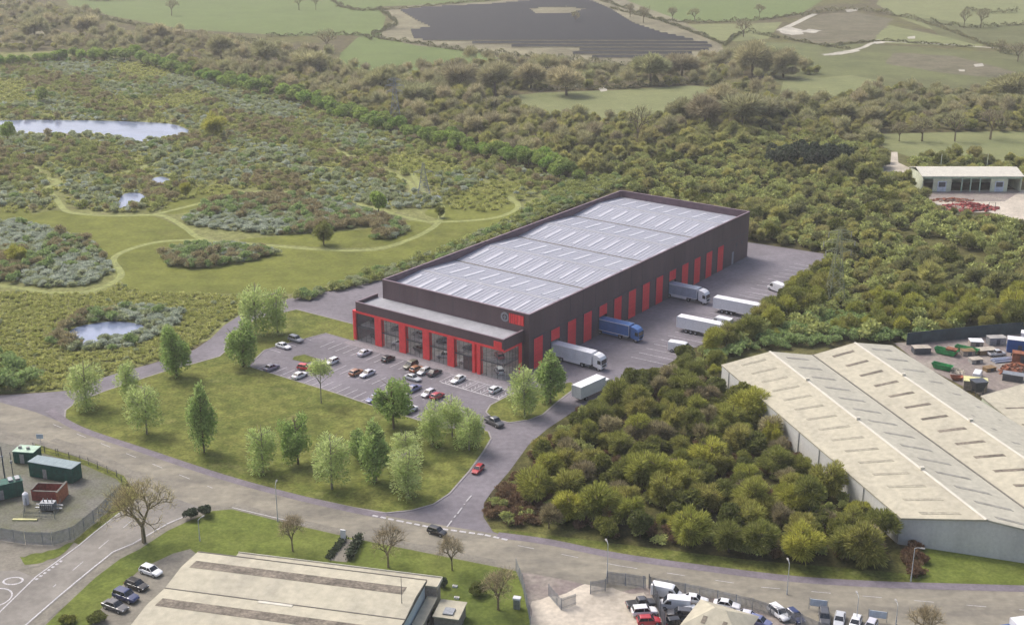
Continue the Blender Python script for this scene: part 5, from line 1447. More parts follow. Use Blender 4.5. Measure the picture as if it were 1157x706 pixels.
for i, (px, rz, lx, ly, h, m, rm_, lb) in enumerate((
    ((1143, 410), -20, 4.5, 2.2, 2.3, 'rust', 'rust', 'rusty container in front of the blue one in the scrapyard'), ((1118, 391), 6, 4.2, 2.2, 1.8, 'steel', 'concrete', 'grey cabin against the sheet wall right of the pipes'),
    ((1088, 403), 5, 3.0, 1.9, 1.2, 'brick_pale', 'timber', 'low timber stack below the second green skip'), ((1132, 430), -25, 4.4, 2.1, 1.6, 'steel_dark', 'steel', 'dark flat container by the beige shed roof'),
    ((1098, 412), 12, 2.8, 1.8, 1.0, 'concrete', 'yard_pale', 'pale block stack in the middle of the scrapyard'), ((1068, 400), -38, 2.4, 1.6, 1.3, 'red_stack', 'rust', 'small red box between the two long green skips'),
    ((1115, 421), 20, 2.6, 1.6, .8, 'timber', 'timber', 'brown pallet stack below the pipes'), ((1146, 396), -20, 2.4, 1.8, 2.0, 'white_paint', 'white_paint', 'little white cabin beside the blue container'))):
    box_thing('storage_box', lb, 'container', px, R(rz), lx, ly, h, m, rm_)
heap('scrap_heap', 'brown scrap heap between pipes and beige shed', 'scrap heap', (1140, 421), 2.6, 1.2, 'rust', seed=13)
heap('scrap_heap', 'grey metal heap left of the blue container', 'scrap heap', (1112, 398), 2.0, 1.1, 'steel', 90, .5, 14)
heap('rubble_pile', 'pale spoil heap in the middle of the scrapyard', 'rubble', (1082, 420), 1.8, .7, 'yard_pale', 80, .5, 15)
for (x, y, h_, k_, c_, lb) in ((1126, 402, 10, 'pickup', 'silver', 'silver pickup parked by the pipes in the scrapyard'), (1104, 428, 60, 'van', 'white', 'white van left of the hopper in the scrapyard'), (1152, 404, -30, 'suv', 'dark_grey', 'dark car at the right edge of the scrapyard')):
    p = G(x, y); place(k_, p[0], p[1], R(h_), c_, lb, z=.105, sc=.85)
# ------------------------------------------------------------------ solar farm
SP = GP(SOLAR); BARE = GP([(597, 11), (640, 9), (662, 12), (640, 18), (605, 17)]); BARE2 = GP([(470, 38), (500, 40), (640, 60), (650, 67), (600, 66), (468, 46)])
ymin, ymax = min(p[1] for p in SP), max(p[1] for p in SP)
y = ymin + 2; nrow = 0; segs = []
while y < ymax:
    xs = []
    for i in range(len(SP)):
        (x0, y0), (x1, y1) = SP[i - 1], SP[i]
        if (y0 > y) != (y1 > y): xs.append((x1 - x0) * (y - y0) / (y1 - y0) + x0)
    xs.sort()
    for a, b in zip(xs[::2], xs[1::2]):
        bx2 = []
        for i in range(len(BARE)):
            (x0, y0), (x1, y1) = BARE[i - 1], BARE[i]
            if (y0 > y) != (y1 > y): bx2.append((x1 - x0) * (y - y0) / (y1 - y0) + x0)
        bx2.sort()
        if len(bx2) == 2 and bx2[0] > a and bx2[1] < b: segs += [(a, bx2[0], y), (bx2[1], b, y)]
        else: segs.append((a, b, y))
    y += 17 if y < 860 else 10.5
for (a, b, y) in segs:
    if b - a < 8: continue
    r = thing('solar_panel_row', 'long dark blue-grey row of solar panels in the far field', 'solar panels', (a, y), 0, 'rows of solar panels in the far field')
    ln = b - a; m_ = MB()
    m_.add([(0, 0, .7), (ln, 0, .7), (ln, 3.4, 1.7), (0, 3.4, 1.7), (0, 0.02, .62), (ln, .02, .62), (ln, 3.42, 1.62), (0, 3.42, 1.62)], [(0, 1, 2, 3), (7, 6, 5, 4), (0, 4, 5, 1), (3, 2, 6, 7), (0, 3, 7, 4), (1, 5, 6, 2)])
    m_.build('panels', 'solar', r)
    m_ = MB()
    for i in range(int(ln / 6) + 1):
        x = min(ln - .1, i * 6 + .2); m_.box(x - .06, x + .06, .5, .62, 0, .75); m_.box(x - .06, x + .06, 3.0, 3.12, 0, 1.5)
    m_.build('supports', 'steel_dark', r)
# ================================================================== VEGETATION
def tree_proto(name, crowns, trunk, label='tree', cat='tree', pname='crown'):
    r = thing(name, label, cat, (0, 0))
    t = bpy.data.objects.new('trunk', trunk); COL.objects.link(t); t.parent = r
    c = bpy.data.objects.new(pname, crowns); COL.objects.link(c); c.parent = r
    KIDS[r.name] = [t, c]
    return r
TUSED = set()
def put(proto, x, y, rz, sc, label, group=None, cat=None, z=0, name=None):
    s = (sc, sc, sc) if not isinstance(sc, tuple) else sc
    if proto.name not in TUSED:
        TUSED.add(proto.name); proto.location = (x, y, z); proto.rotation_euler = (0, 0, rz); proto.scale = s; r = proto
    else: r = dup(proto, (x, y, z), rz, sc=s)
    r['label'] = label
    if group: r['group'] = group
    elif 'group' in r: del r['group']
    if cat: r['category'] = cat
    return r
def hpx(px, top):
    sc_ = (F0 * math.sin(TH) + (px[1] - PH / 2) * math.cos(TH)) / HC
    return (px[1] - top) / sc_ / math.cos(TH), sc_

# --- planted trees round the car park: height 1 m prototypes are scaled to the picture
PL = [ # base px, top, width px, kind, label
 (98, 462, 404, 40, 'p', 'pale green tree at the left tip of the big lawn'), (146, 452, 408, 30, 'p', 'pale tree by the drive between the two leftmost lawn trees'),
 (166, 491, 430, 40, 'p', 'pale airy tree on the lawn just right of the leftmost pair'), (200, 426, 367, 38, 'm', 'mid green tree beside the drive with a clear dark trunk'),
 (231, 512, 430, 36, 'q', 'two-toned green tree on the lawn below the drive bend'), (275, 415, 361, 40, 'm', 'full dark green tree at the left corner of the car park'),
 (290, 378, 318, 40, 'p', 'pale tree with reddish trunk behind the car park corner'), (314, 378, 325, 30, 'p', 'slim pale tree right of the reddish trunked one behind the car park'),
 (363, 456, 403, 32, 't', 'thin young tree at the lower edge of the car park'), (297, 534, 476, 38, 'p', 'pale tree near the middle of the lawn left of the dark pair'),
 (337, 525, 463, 40, 'm', 'dark green tree in the middle of the big lawn'), (375, 553, 486, 46, 'p', 'broad pale tree near the road side of the lawn'),
 (425, 545, 472, 42, 'q', 'darker tree between the two broad pale lawn trees'), (461, 562, 502, 46, 'p', 'broad pale tree nearest the road on the lawn'),
 (445, 485, 421, 44, 'm', 'tall dark green tree in front of the parked cars'), (458, 522, 484, 36, 'p', 'pale tree behind the broad pale one nearest the road'),
 (489, 504, 453, 38, 'p', 'pale tree left of the pair at the drive'), (511, 494, 444, 36, 'p', 'pale tree at the back of the group by the drive'),
 (530, 509, 457, 36, 'p', 'pale tree closest to the drive at the right end of the lawn'), (593, 470, 413, 38, 'p', 'left pale tree on the round grass island'),
 (622, 456, 395, 40, 'q', 'right taller tree on the round grass island'), (405, 522, 482, 28, 'q', 'small green tree behind the darker lawn tree')]
PH_ = {}
for i in range(3):
    PH_['p%d' % i] = tree_proto('young_birch', crown_mesh('birch_crown', 'lf_birch', 3.5, 5.9, 4.8, nl=26, n=3600, leaf=.15, radial=.6, elong=3, fill=.1, lobe=.36, low=True, seed=20 + i), trunk_mesh('birch_trunk', 10.5, .17, 'bark_pale', 20 + i, 9, 2.0, top=10.0))
for i in range(2):
    PH_['m%d' % i] = tree_proto('lawn_tree', crown_mesh('tree_crown', 'lf_mid', 3.6, 5.5, 5.1, nl=26, n=4600, leaf=.17, radial=.4, elong=2.0, fill=.2, lobe=.34, low=True, seed=40 + i), trunk_mesh('tree_trunk', 10, .2, 'bark', 40 + i, 7, 2.2, top=9.5))
M['lf_q'] = leafmat('leaves_two_tone', (.155, .205, .07), (.17, .22, .08), .5, .45)
PH_['q0'] = tree_proto('lawn_tree', crown_mesh('tree_crown', 'lf_q', 3.4, 5.9, 4.9, nl=26, n=4200, leaf=.17, radial=.5, elong=2.4, fill=.15, lobe=.34, low=True, seed=52), trunk_mesh('tree_trunk', 10, .18, 'bark', 52, 7, 2.0, top=9.5))
PH_['t0'] = tree_proto('young_birch', crown_mesh('thin_crown', 'lf_birch', 3.2, 3.4, 7.2, nl=12, n=1700, leaf=.15, radial=.5, elong=2, fill=.3, lobe=.42, seed=61), trunk_mesh('thin_trunk', 10.5, .13, 'bark_pale', 61, 9, 2.2, top=10))
for i, (x, y, tp, wd, k, lb) in enumerate(PL):
    h, s_ = hpx((x, y), tp); pr = PH_[k + str(i % (3 if k == 'p' else 2 if k == 'm' else 1))]
    sx = wd / s_ / 5.9; p = G(x, y)
    put(pr, p[0], p[1], rng.uniform(0, 6.28), (sx, sx, h / 10.4), lb, 'young trees planted round the car park', z=.15)

# --- thicket protos
TH_ = []
for i in range(6):
    TH_.append(tree_proto('willow_tree', crown_mesh('willow_crown', 'lf_thicket', 3.6, 3.3, 3.6, nl=22, n=5600, leaf=.15, radial=.85, elong=6, fill=.15, lobe=.36, low=True, seed=100 + i), trunk_mesh('willow_trunk', 6, .2, 'bark', 100 + i, 6, 2.2)))
TK_ = [tree_proto('khaki_sapling', crown_mesh('sapling_crown', 'lf_khaki', 3.0, 3.0, 3.0, nl=16, n=2600, leaf=.15, radial=.9, elong=8, fill=.1, lobe=.38, seed=150 + i), trunk_mesh('sapling_trunk', 5.5, .14, 'bark', 150 + i, 8, 2.0)) for i in range(2)]
TD_ = [tree_proto('thicket_bush', crown_mesh('bush_crown', 'lf_thicket_dark', 2.8, 2.4, 2.4, nl=13, n=4200, leaf=.18, radial=.5, elong=2.4, fill=.45, lobe=.42, seed=120 + i), trunk_mesh('bush_trunk', 4, .14, 'bark', 120 + i, 5, 1.6)) for i in range(2)]
THK = [(556, 590), (550, 576), (560, 552), (583, 520), (604, 497), (628, 478), (655, 462), (692, 441), (735, 425), (770, 404), (798, 398), (806, 414), (830, 445), (880, 490), (935, 535), (985, 575), (1002, 598), (1006, 640), (960, 642), (860, 632), (760, 620), (700, 610), (640, 606), (590, 600)]
BRAM = [(554, 588), (549, 575), (556, 556), (575, 540), (600, 545), (622, 560), (618, 585), (590, 597)]
gw_poly = [(p.x, p.y) for p in (LE0, LE1, RE1, RE0)]
gc_ = Vector((sum(p[0] for p in gw_poly) / 4, sum(p[1] for p in gw_poly) / 4))
gw_ex = [tuple(gc_ + (Vector(p) - gc_) * 1.015) for p in gw_poly]
YARD = GP(ASPH); ROADP = GP(ROAD)
P = scatter(THK, 4.6, [GP(BRAM), gw_ex, YARD, ROADP])
# keep the edges tidy: nothing within 2.5 m of asphalt or road
def dist_poly(P, poly):
    P = np.asarray(P); dmin = np.full(len(P), 1e9)
    for i in range(len(poly)):
        a = np.array(poly[i - 1]); b = np.array(poly[i]); d = b - a; L2 = (d ** 2).sum() + 1e-9
        t = np.clip(((P - a) @ d) / L2, 0, 1); q = a + t[:, None] * d
        dmin = np.minimum(dmin, np.hypot(*(P - q).T))
    return dmin
dd = np.minimum(dist_poly(P, YARD), dist_poly(P, ROADP))
for vx in (L(31.7, -22), L(30, -26), L(26, -25), L(25, -29), G(655, 462), G(668, 458), G(680, 452)):
    m_ok = np.hypot(P[:, 0] - vx[0], P[:, 1] - vx[1]) > 5.2; P = P[m_ok]; dd = dd[m_ok]
P = P[dd > 2.6]; dd = dist_poly(P, gw_poly); P = P[dd > 1.4]
dmap = lambda p: math.sin(p[0] * .11 + 1.3) * math.cos(p[1] * .13 - .4) + math.sin(p[0] * .31 + p[1] * .23) * .5
nth = 0
# named front trees first
FRONT = [(491 + 0, 0)] 
front = [((606, 571), 1.15, 'bright yellow green tree behind the brown bramble patch'), ((672, 592), 1.25, 'rounded tree in the thicket beside the leftmost street lamp, right of it'), ((642, 590), 1.0, 'rounded tree in the thicket just left of the street lamp'),
         ((777, 618), 1.15, 'first of the rounded front trees at the road edge, broadest'), ((823, 624), .95, 'narrow front tree at the road edge right of the broad one'), ((855, 628), 1.05, 'front tree at the road edge left of the middle lamp'),
         ((904, 636), 1.1, 'tall narrow bright tree behind the middle road lamp'), ((975, 640), 1.25, 'round bright tree nearest the grey warehouse corner'), ((728, 555), 1.35, 'tall domed tree in the middle of the thicket'), ((750, 575), 1.1, 'domed tree right below the tallest one in the thicket')]
for i, (px, s, lb) in enumerate(front):
    p = G(*px); put(TH_[i % 6], p[0], p[1], rng.uniform(0, 6.28), s, lb)
fp = np.array([G(*f[0]) for f in front])
LBL_T = 'olive green willow in the thicket between the new drive and grey warehouse'
LBL_D = 'low dark green bush under the willows of the thicket by the drive'
ynear = P[:, 1]
for q in P:
    if np.min(np.hypot(*(fp - q).T)) < 3.2: continue
    e = min(dist_poly([q], YARD)[0], 30)
    dark = rng.random() < (.5 if e < 6 else .22)
    if not dark and rng.random() < .20 and e > 5: put(TK_[nth % 2], q[0], q[1], rng.uniform(0, 6.28), rng.uniform(.7, 1.1), 'khaki leafless sapling among the willows of the thicket by the drive', 'leafless saplings in the thicket')
    elif dark: put(TD_[nth % 2], q[0], q[1], rng.uniform(0, 6.28), rng.uniform(.8, 1.25), LBL_D, 'dark bushes in the thicket')
    else:
        s = (rng.uniform(.45, .8) if rng.random() < .35 else rng.uniform(.8, 1.15)) * (1 + .14 * dmap(q)); s = min(s, .75 + e * .05)
        put(TH_[nth % 6], q[0], q[1], rng.uniform(0, 6.28), (s, s, s * rng.uniform(.8, 1.15)), LBL_T, 'willows in the thicket')
    nth += 1
NTH = nth
# belt of trees along the lorry yard edge
BELT = [(768, 408), (790, 398), (812, 388), (850, 372), (880, 350), (905, 325), (925, 312), (938, 300), (945, 330), (925, 350), (905, 362), (870, 376), (835, 392), (800, 404)]
PB = scatter(BELT, 4.2, [YARD]); PB = PB[dist_poly(PB, YARD) > 1.0]
for vv in ((31.7, -26), (30, -29), (34, -26), (46, -25), (65, -25), (54, -23), (88, -24)):
    PB = PB[np.hypot(PB[:, 0] - L(*vv)[0], PB[:, 1] - L(*vv)[1]) > 3.6]
for i, q in enumerate(PB):
    e = dist_poly([q], YARD)[0]
    s = min(rng.uniform(.8, 1.2), .55 + e * .09)
    if i % 3 == 0: put(TD_[i % 2], q[0], q[1], rng.uniform(0, 6.28), s * 1.2, 'dark green bush along the far edge of the lorry yard', 'bushes along the lorry yard')
    else: put(TH_[i % 6], q[0], q[1], rng.uniform(0, 6.28), s, 'olive tree in the belt along the far edge of the lorry yard', 'trees along the lorry yard')
print('thicket', NTH, 'belt', len(PB))

# --- stuff collections
def bushset(name, m, k, rx, rz, zc, n, leaf, **kw):
    return proto_collection(name, [crown_mesh('%s_%d' % (name, i), m, rx, rz, zc, n=n, leaf=leaf, seed=300 + i * 7 + len(name), **kw) for i in range(k)])
C_grey = bushset('grey_scrub', 'lf_grey', 4, 1.3, .85, .7, 420, .15, nl=8, radial=.7, elong=2.4, fill=.4, lobe=.5)
C_blue = bushset('reed_clump', 'lf_blue', 3, 1.2, .75, .6, 380, .15, nl=8, radial=.7, elong=3, fill=.4, lobe=.5)
C_rust = bushset('rusty_scrub', 'lf_rust', 3, 1.5, 1.2, 1.0, 480, .14, nl=8, radial=.8, elong=3, fill=.4, lobe=.5)
C_oliv = bushset('olive_scrub', 'lf_olive', 4, 1.5, 1.1, .9, 480, .16, nl=8, radial=.5, elong=2, fill=.45, lobe=.5)
C_gren = bushset('green_scrub', 'lf_green', 3, 1.4, 1.0, .9, 460, .16, nl=8, radial=.4, elong=1.8, fill=.45, lobe=.5)
C_tuss = bushset('tussock', 'lf_tuss', 4, .75, .38, .28, 110, .13, nl=4, radial=.8, elong=2.6, fill=.3, lobe=.6)
C_wood = bushset('wood_tree', 'lf_wood', 7, 3.5, 2.8, 3.2, 2900, .22, nl=20, radial=.85, elong=5, fill=.15, lobe=.36, low=True)
C_woodd = bushset('wood_tree_dark', 'lf_thicket_dark', 3, 3.3, 2.6, 3.0, 2400, .24, nl=16, radial=.6, elong=3, fill=.3, lobe=.38, low=True)
C_bare = bushset('far_bare_tree', 'lf_bare', 5, 4.4, 4.2, 4.6, 1300, .26, nl=16, radial=.9, elong=7, fill=.15, lobe=.45)
C_row = bushset('row_tree', 'lf_row', 3, 2.6, 2.4, 2.6, 1500, .25, nl=9, radial=.3, elong=1.5, fill=.6, lobe=.5)
C_hedg = bushset('hedge_bush', 'lf_hedge', 3, 1.6, 1.2, 1.0, 260, .28, nl=6, radial=.4, elong=1.8, fill=.5, lobe=.55)
C_brow = bushset('bramble', 'lf_brown', 4, 1.2, .9, .6, 420, .14, nl=8, radial=.6, elong=3, fill=.4, lobe=.5)

MEXC = [smooth_poly(GP(q)) for q in MEADOWS]; WEXC = [smooth_poly(GP(q)) for q in PONDS]
def path_poly(px, w):
    l, r = strip_pts(smooth_poly(GP(px), False), w); return [tuple(p) for p in l] + [tuple(p) for p in reversed(r)]
PEXC = [path_poly(q, 3.6) for q in PATHS]
ISLANDS = [
 [(205, 252), (225, 236), (262, 224), (320, 222), (370, 224), (410, 236), (438, 246), (420, 256), (350, 264), (300, 266), (240, 258), (215, 256)],
 [(180, 290), (196, 282), (240, 276), (300, 280), (316, 288), (280, 297), (220, 304), (190, 300)],
 [(-30, 255), (20, 250), (60, 262), (95, 272), (118, 288), (130, 306), (100, 322), (60, 326), (0, 318), (-30, 318)],
 [(58, 390), (66, 372), (90, 356), (150, 346), (205, 352), (205, 368), (170, 384), (135, 396), (80, 398)],
 [(418, 272), (425, 254), (450, 250), (462, 262), (440, 272)]]
IEX = [GP(q) for q in ISLANDS]
base_ex = WEXC + PEXC + [YARD]
# dense scrub islands
P = np.vstack([scatter(q, 1.75, base_ex) for q in ISLANDS])
t = np.array([math.sin(p[0] * .09) * math.cos(p[1] * .07 + 1) + rng.normal() * .6 for p in P])
scatter_stuff('blue_grey_scrub', 'blue-grey reedy scrub filling the thicket islands between the meadow paths', 'scrub', P[t > .15], .6, 1.4, C_blue, 3)
scatter_stuff('grey_scrub', 'grey-green low scrub in the island thickets of the heath', 'scrub', P[(t <= .15) & (t > -.35)], .7, 1.4, C_grey, 4)
scatter_stuff('green_scrub', 'greener bushes mixed into the island thickets', 'scrub', P[(t <= -.35) & (t > -.75)], .8, 1.6, C_gren, 3)
scatter_stuff('rusty_scrub', 'brownish bare bushes mixed into the island thickets', 'scrub', P[t <= -.75], .8, 1.6, C_rust, 3)
# upper heath
UP = [(-60, 72), (60, 66), (140, 68), (225, 88), (300, 108), (380, 134), (500, 168), (640, 205), (590, 226), (560, 240), (500, 236), (440, 236), (400, 228), (340, 216), (270, 214), (210, 226), (175, 240), (120, 240), (76, 234), (30, 240), (-60, 246)]
P = scatter(UP, 2.9, MEXC + base_ex + IEX)
d = np.array([math.sin(p[0] * .045 + .3) * math.sin(p[1] * .05 + 2) + .6 * math.sin(p[0] * .13 + p[1] * .09) + rng.normal() * .45 for p in P])
P = P[np.abs(d) > .2]; d = d[np.abs(d) > .2]; wv = rng.random(len(P))
scatter_stuff('grey_scrub', 'grey-green scrub scattered over the upper heath', 'scrub', P[(d > .12) & (wv < .6)], .7, 1.7, C_grey, 4)
scatter_stuff('blue_grey_scrub', 'blue-grey reeds scattered over the upper heath', 'scrub', P[(d > .5) & (wv >= .6)], .7, 1.5, C_blue, 3)
scatter_stuff('olive_scrub', 'olive scrub scattered over the upper heath', 'scrub', P[(d < -.12) & (wv < .45)], .7, 1.6, C_oliv, 4)
scatter_stuff('rusty_scrub', 'rusty brown bare scrub scattered over the upper heath', 'scrub', P[(d < -.12) & (wv > .72)], .7, 1.7, C_rust, 3)
scatter_stuff('green_scrub', 'green bushes scattered over the upper heath', 'scrub', P[(d > .12) & (d < .5) & (wv >= .7)], .7, 1.6, C_gren, 3)
# tussocky lower heath
LO = [(-60, 330), (20, 330), (100, 334), (137, 322), (165, 332), (270, 334), (330, 335), (275, 352), (250, 366), (236, 380), (215, 394), (160, 412), (118, 424), (84, 440), (-60, 446)]
P = scatter(LO, 1.25, base_ex + IEX)
scatter_stuff('tussock_grass', 'yellow-green tussocks covering the low heath beside the drive', 'tussocks', P, .6, 1.35, C_tuss, 4)
P = scatter(LO, 9, base_ex + IEX)
scatter_stuff('grey_scrub', 'scattered grey bushes on the low heath', 'scrub', P, .4, .8, C_grey, 4)
P = scatter(UP, 3.2, base_ex + IEX)
scatter_stuff('tussock_grass', 'tussocks between the bushes of the upper heath', 'tussocks', P, .8, 2.0, C_tuss, 4)
# rough strip of bushes along the back of the warehouse
STR = [(330, 338), (360, 328), (400, 314), (455, 298), (500, 284), (560, 258), (610, 228), (640, 205), (690, 200), (745, 212), (700, 213), (600, 254), (520, 290), (432, 318), (380, 330), (345, 342)]
P = scatter(STR, 2.0, [GP([(402, 384), (569, 430), (604, 413), (846, 289), (847, 275), (704, 248), (432, 355)])] + PEXC)
w_ = rng.random(len(P))
scatter_stuff('olive_scrub', 'dense olive bushes along the back wall of the dark warehouse', 'scrub', P[w_ < .5], .7, 1.35, C_oliv, 4)
scatter_stuff('grey_scrub', 'grey bushes along the back wall of the dark warehouse', 'scrub', P[(w_ >= .5) & (w_ < .85)], .7, 1.35, C_grey, 4)
scatter_stuff('green_scrub', 'green bushes along the back wall of the dark warehouse', 'scrub', P[w_ >= .85], .8, 1.5, C_gren, 3)
# left edge willows
P = scatter([(-50, 400), (20, 408), (36, 425), (36, 446), (-50, 448)], 3.6, [YARD])
scatter_stuff('green_scrub', 'dark bushes crowding the left edge above the drive', 'scrub', P, 1.2, 2.4, C_gren, 3)
# bramble by the drive mouth
P = scatter(BRAM, 1.6, [YARD, ROADP]); P = P[dist_poly(P, YARD) > .9]
scatter_stuff('bramble', 'reddish brown bramble patch at the mouth of the drive', 'bramble', P, .7, 1.2, C_brow, 4)
P = scatter(THK, 3.4, [gw_ex, YARD, ROADP]); P = P[(dist_poly(P, YARD) > 1.6) & (dist_poly(P, ROADP) > 3)]
w_ = rng.random(len(P))
scatter_stuff('undergrowth', 'low undergrowth between the willows of the thicket', 'undergrowth', P[w_ < .5], .6, 1.3, C_oliv, 4)
scatter_stuff('bramble', 'dark brown brambles between the willows of the thicket', 'bramble', P[w_ >= .5], .7, 1.4, C_brow, 4)
P = scatter([(1008, 600), (1030, 606), (1046, 640), (1046, 655), (1020, 650)], 1.8, [gw_poly])
scatter_stuff('bramble', 'brown brush at the foot of the lamp by the warehouse lawn', 'bramble', P, .7, 1.2, C_brow, 4)

P = scatter([(772, 414), (830, 396), (890, 374), (930, 352), (965, 358), (1060, 378), (1012, 389), (966, 385), (918, 397), (870, 393), (815, 408)], 2.6, [YARD, gw_poly])
scatter_stuff('olive_scrub', 'low olive scrub between the yard belt and the back of the grey warehouse', 'scrub', P, .9, 1.8, C_gren, 3)
# woods to the right and behind
bnp = [(bn.location.x - 3, bn.location.y - 3), (bn.location.x + bL_ + 3, bn.location.y - 3), (bn.location.x + bL_ + 3, bn.location.y + BD + 4), (bn.location.x - 3, bn.location.y + BD + 4)]
bwp = [L(-9, -3), L(116, -3), L(116, 47), L(-9, 48)]
CLEAR = [GP([(1026, 206), (1040, 214), (1200, 212), (1200, 266), (1150, 258), (1100, 250), (1050, 236), (1028, 222)]), GP([(993, 197), (1000, 168), (1018, 168), (1036, 196), (1036, 208), (1000, 204)]),
         bnp, gw_ex, YARD, GP([(1008, 392), (1060, 382), (1200, 372), (1200, 480), (1060, 460)]), GP([(1100, 320), (1150, 318), (1150, 334), (1100, 330)]),
         GP([(1010, 262), (1060, 272), (1100, 286), (1130, 312), (1120, 320), (1090, 300), (1050, 282), (1008, 268)]), bwp,
         GP([(900, 151), (930, 150), (932, 159), (902, 160)])]
WOOD = [(690, 196), (720, 176), (760, 160), (840, 150), (900, 160), (960, 160), (1000, 172), (1030, 182), (1100, 184), (1200, 184), (1200, 372), (1060, 380), (1010, 386), (870, 388), (800, 404), (870, 376), (925, 350), (946, 332), (938, 296), (932, 288), (850, 272), (705, 214)]
P = scatter(WOOD, 4.7, CLEAR)
d = np.array([math.sin(p[0] * .05 + 1) * math.sin(p[1] * .045) + .5 * math.sin(p[0] * .17 - p[1] * .11) for p in P])
sz = np.clip(.80 + .28 * d, .35, 1.25) * np.where(rng.random(len(P)) < .3, .62, 1.0)
# the nearest of these trees are single trees
dcam = P[:, 1]
order = np.argsort(dcam); nind = max(0, 285 - NTH - len(PB) - 10)
near = set(order[:nind].tolist())
idx = np.array([i not in near for i in range(len(P))])
for j, i in enumerate(order[:nind]):
    q = P[i]; s = float(rng.uniform(.75, 1.1) * sz[i] * 1.05)
    put(TH_[j % 6], q[0], q[1], rng.uniform(0, 6.28), s, 'olive tree at the near side of the wood behind the grey warehouse and scrapyard', 'nearest trees of the wood behind the warehouse')
P2, d2, s2 = P[idx], d[idx], sz[idx]
dk = (rng.random(len(P2)) < .22)
def wood(name, lb, sel, c, n, a=.7, b=1.25): 
    return scatter_stuff(name, lb, 'woodland', P2[sel], a, b, c, n, wgt=s2[sel])
wood('woodland', 'dense olive wood spreading behind the dark warehouse to the right', ~dk, C_wood, 7)
wood('woodland_dark', 'darker trees scattered through the wood on the right', dk, C_woodd, 3)
# understorey so the floor does not show between far crowns
P = scatter(WOOD, 6, CLEAR); scatter_stuff('undergrowth', 'undergrowth of the wood on the right', 'undergrowth', P, 1.2, 2.4, C_oliv, 4)

# middle belt between heath and fields: olive to brown
FEX = [GP(q) for q in ([(560, 110), (610, 105), (700, 102), (780, 97), (822, 100), (830, 112), (790, 130), (700, 137), (600, 133)], [(885, 92), (960, 85), (1000, 92), (960, 112), (900, 118), (880, 110)], [(985, 152), (1060, 150), (1190, 148), (1190, 184), (1110, 182), (1030, 178), (1000, 168)])]
MID = [(180, 70), (300, 84), (380, 90), (440, 96), (520, 108), (580, 116), (600, 134), (700, 140), (790, 134), (840, 116), (900, 120), (960, 116), (1000, 124), (1190, 120), (1190, 150), (1060, 148), (985, 150), (1000, 172), (900, 160), (840, 150), (760, 160), (720, 176), (690, 196), (690, 200), (640, 200), (560, 176), (460, 146), (380, 122), (300, 98), (220, 82)]
P = scatter(MID, 5.6, FEX + CLEAR[:2])
w_ = rng.random(len(P)); yv = P[:, 1]; t = (yv - yv.min()) / (yv.max() - yv.min())
br = w_ < (.04 + .55 * t)
scatter_stuff('woodland', 'olive woodland belt between heath and fields', 'woodland', P[~br], .55, 1.15, C_wood, 7)
scatter_stuff('bare_woodland', 'brown leafless trees in the woodland belt', 'woodland', P[br], .5, 1.1, C_bare, 5)
FARB = [[(-60, 38), (60, 44), (130, 40), (205, 44), (260, 52), (330, 62), (380, 70), (430, 82), (500, 86), (560, 92), (600, 100), (560, 110), (500, 106), (440, 96), (380, 90), (300, 84), (230, 72), (140, 64), (60, 58), (-60, 60)],
        [(470, 76), (540, 70), (600, 70), (700, 78), (760, 80), (800, 72), (850, 60), (905, 72), (930, 84), (880, 92), (822, 98), (700, 100), (610, 103), (560, 108), (500, 104)],
        [(-60, 8), (40, 6), (72, 14), (120, 24), (60, 34), (-60, 32)], [(795, 100), (830, 96), (890, 104), (880, 118), (820, 122)],
        [(930, 92), (1000, 96), (1060, 108), (1190, 100), (1190, 130), (1000, 126), (940, 112)]]
FBX = FEX + [GP(q) for q in ([(405, 42), (440, 46), (480, 52), (540, 60), (565, 66), (500, 78), (420, 86), (380, 82), (385, 60)], [(690, 77), (712, 76), (718, 84), (696, 86)])]
P = np.vstack([scatter(q, 7.0, FBX) for q in FARB])
P = P[rng.random(len(P)) < .82]
w_ = rng.random(len(P))
scatter_stuff('bare_woodland', 'far brown leafless woodland before the green fields', 'woodland', P[w_ < .62], .45, 1.15, C_bare, 5)
scatter_stuff('woodland', 'olive trees in the far brown woodland', 'woodland', P[w_ >= .62], .5, .9, C_wood, 7)

# --- the line of fresh green trees along the heath edge: single trees
ROWP = [tree_proto('green_tree', crown_mesh('row_crown', 'lf_row', 2.9, 2.7, 3.0, nl=12, n=2600, leaf=.24, radial=.3, elong=1.5, fill=.6, lobe=.48, seed=140 + i), trunk_mesh('row_trunk', 4.5, .2, 'bark', 140 + i, 5, 1.8)) for i in range(3)]
line = smooth_poly(GP([(-5, 76), (60, 70), (130, 68), (170, 74), (215, 86), (255, 98), (300, 106), (345, 118), (400, 138), (455, 152), (510, 168), (560, 182), (610, 192), (650, 206)]), False, 12)
pts_ = []; acc = 0
for a, b in zip(line[:-1], line[1:]):
    ln = math.dist(a, b); acc += ln
    if acc > 4.2:
        acc = 0; pts_.append(b)
for i, q in enumerate(pts_):
    for k in range(3):
        if k and rng.random() < .4: continue
        x = q[0] + rng.normal() * 2.0; y = q[1] + rng.normal() * 3 + (k - .5) * 5.5
        if inpoly([(x, y)], bwp)[0]: continue
        put(ROWP[(i + k) % 3], x, y, rng.uniform(0, 6.28), rng.uniform(.8, 1.4), 'fresh green tree in the long line along the far edge of the heath', 'green trees lining the heath')
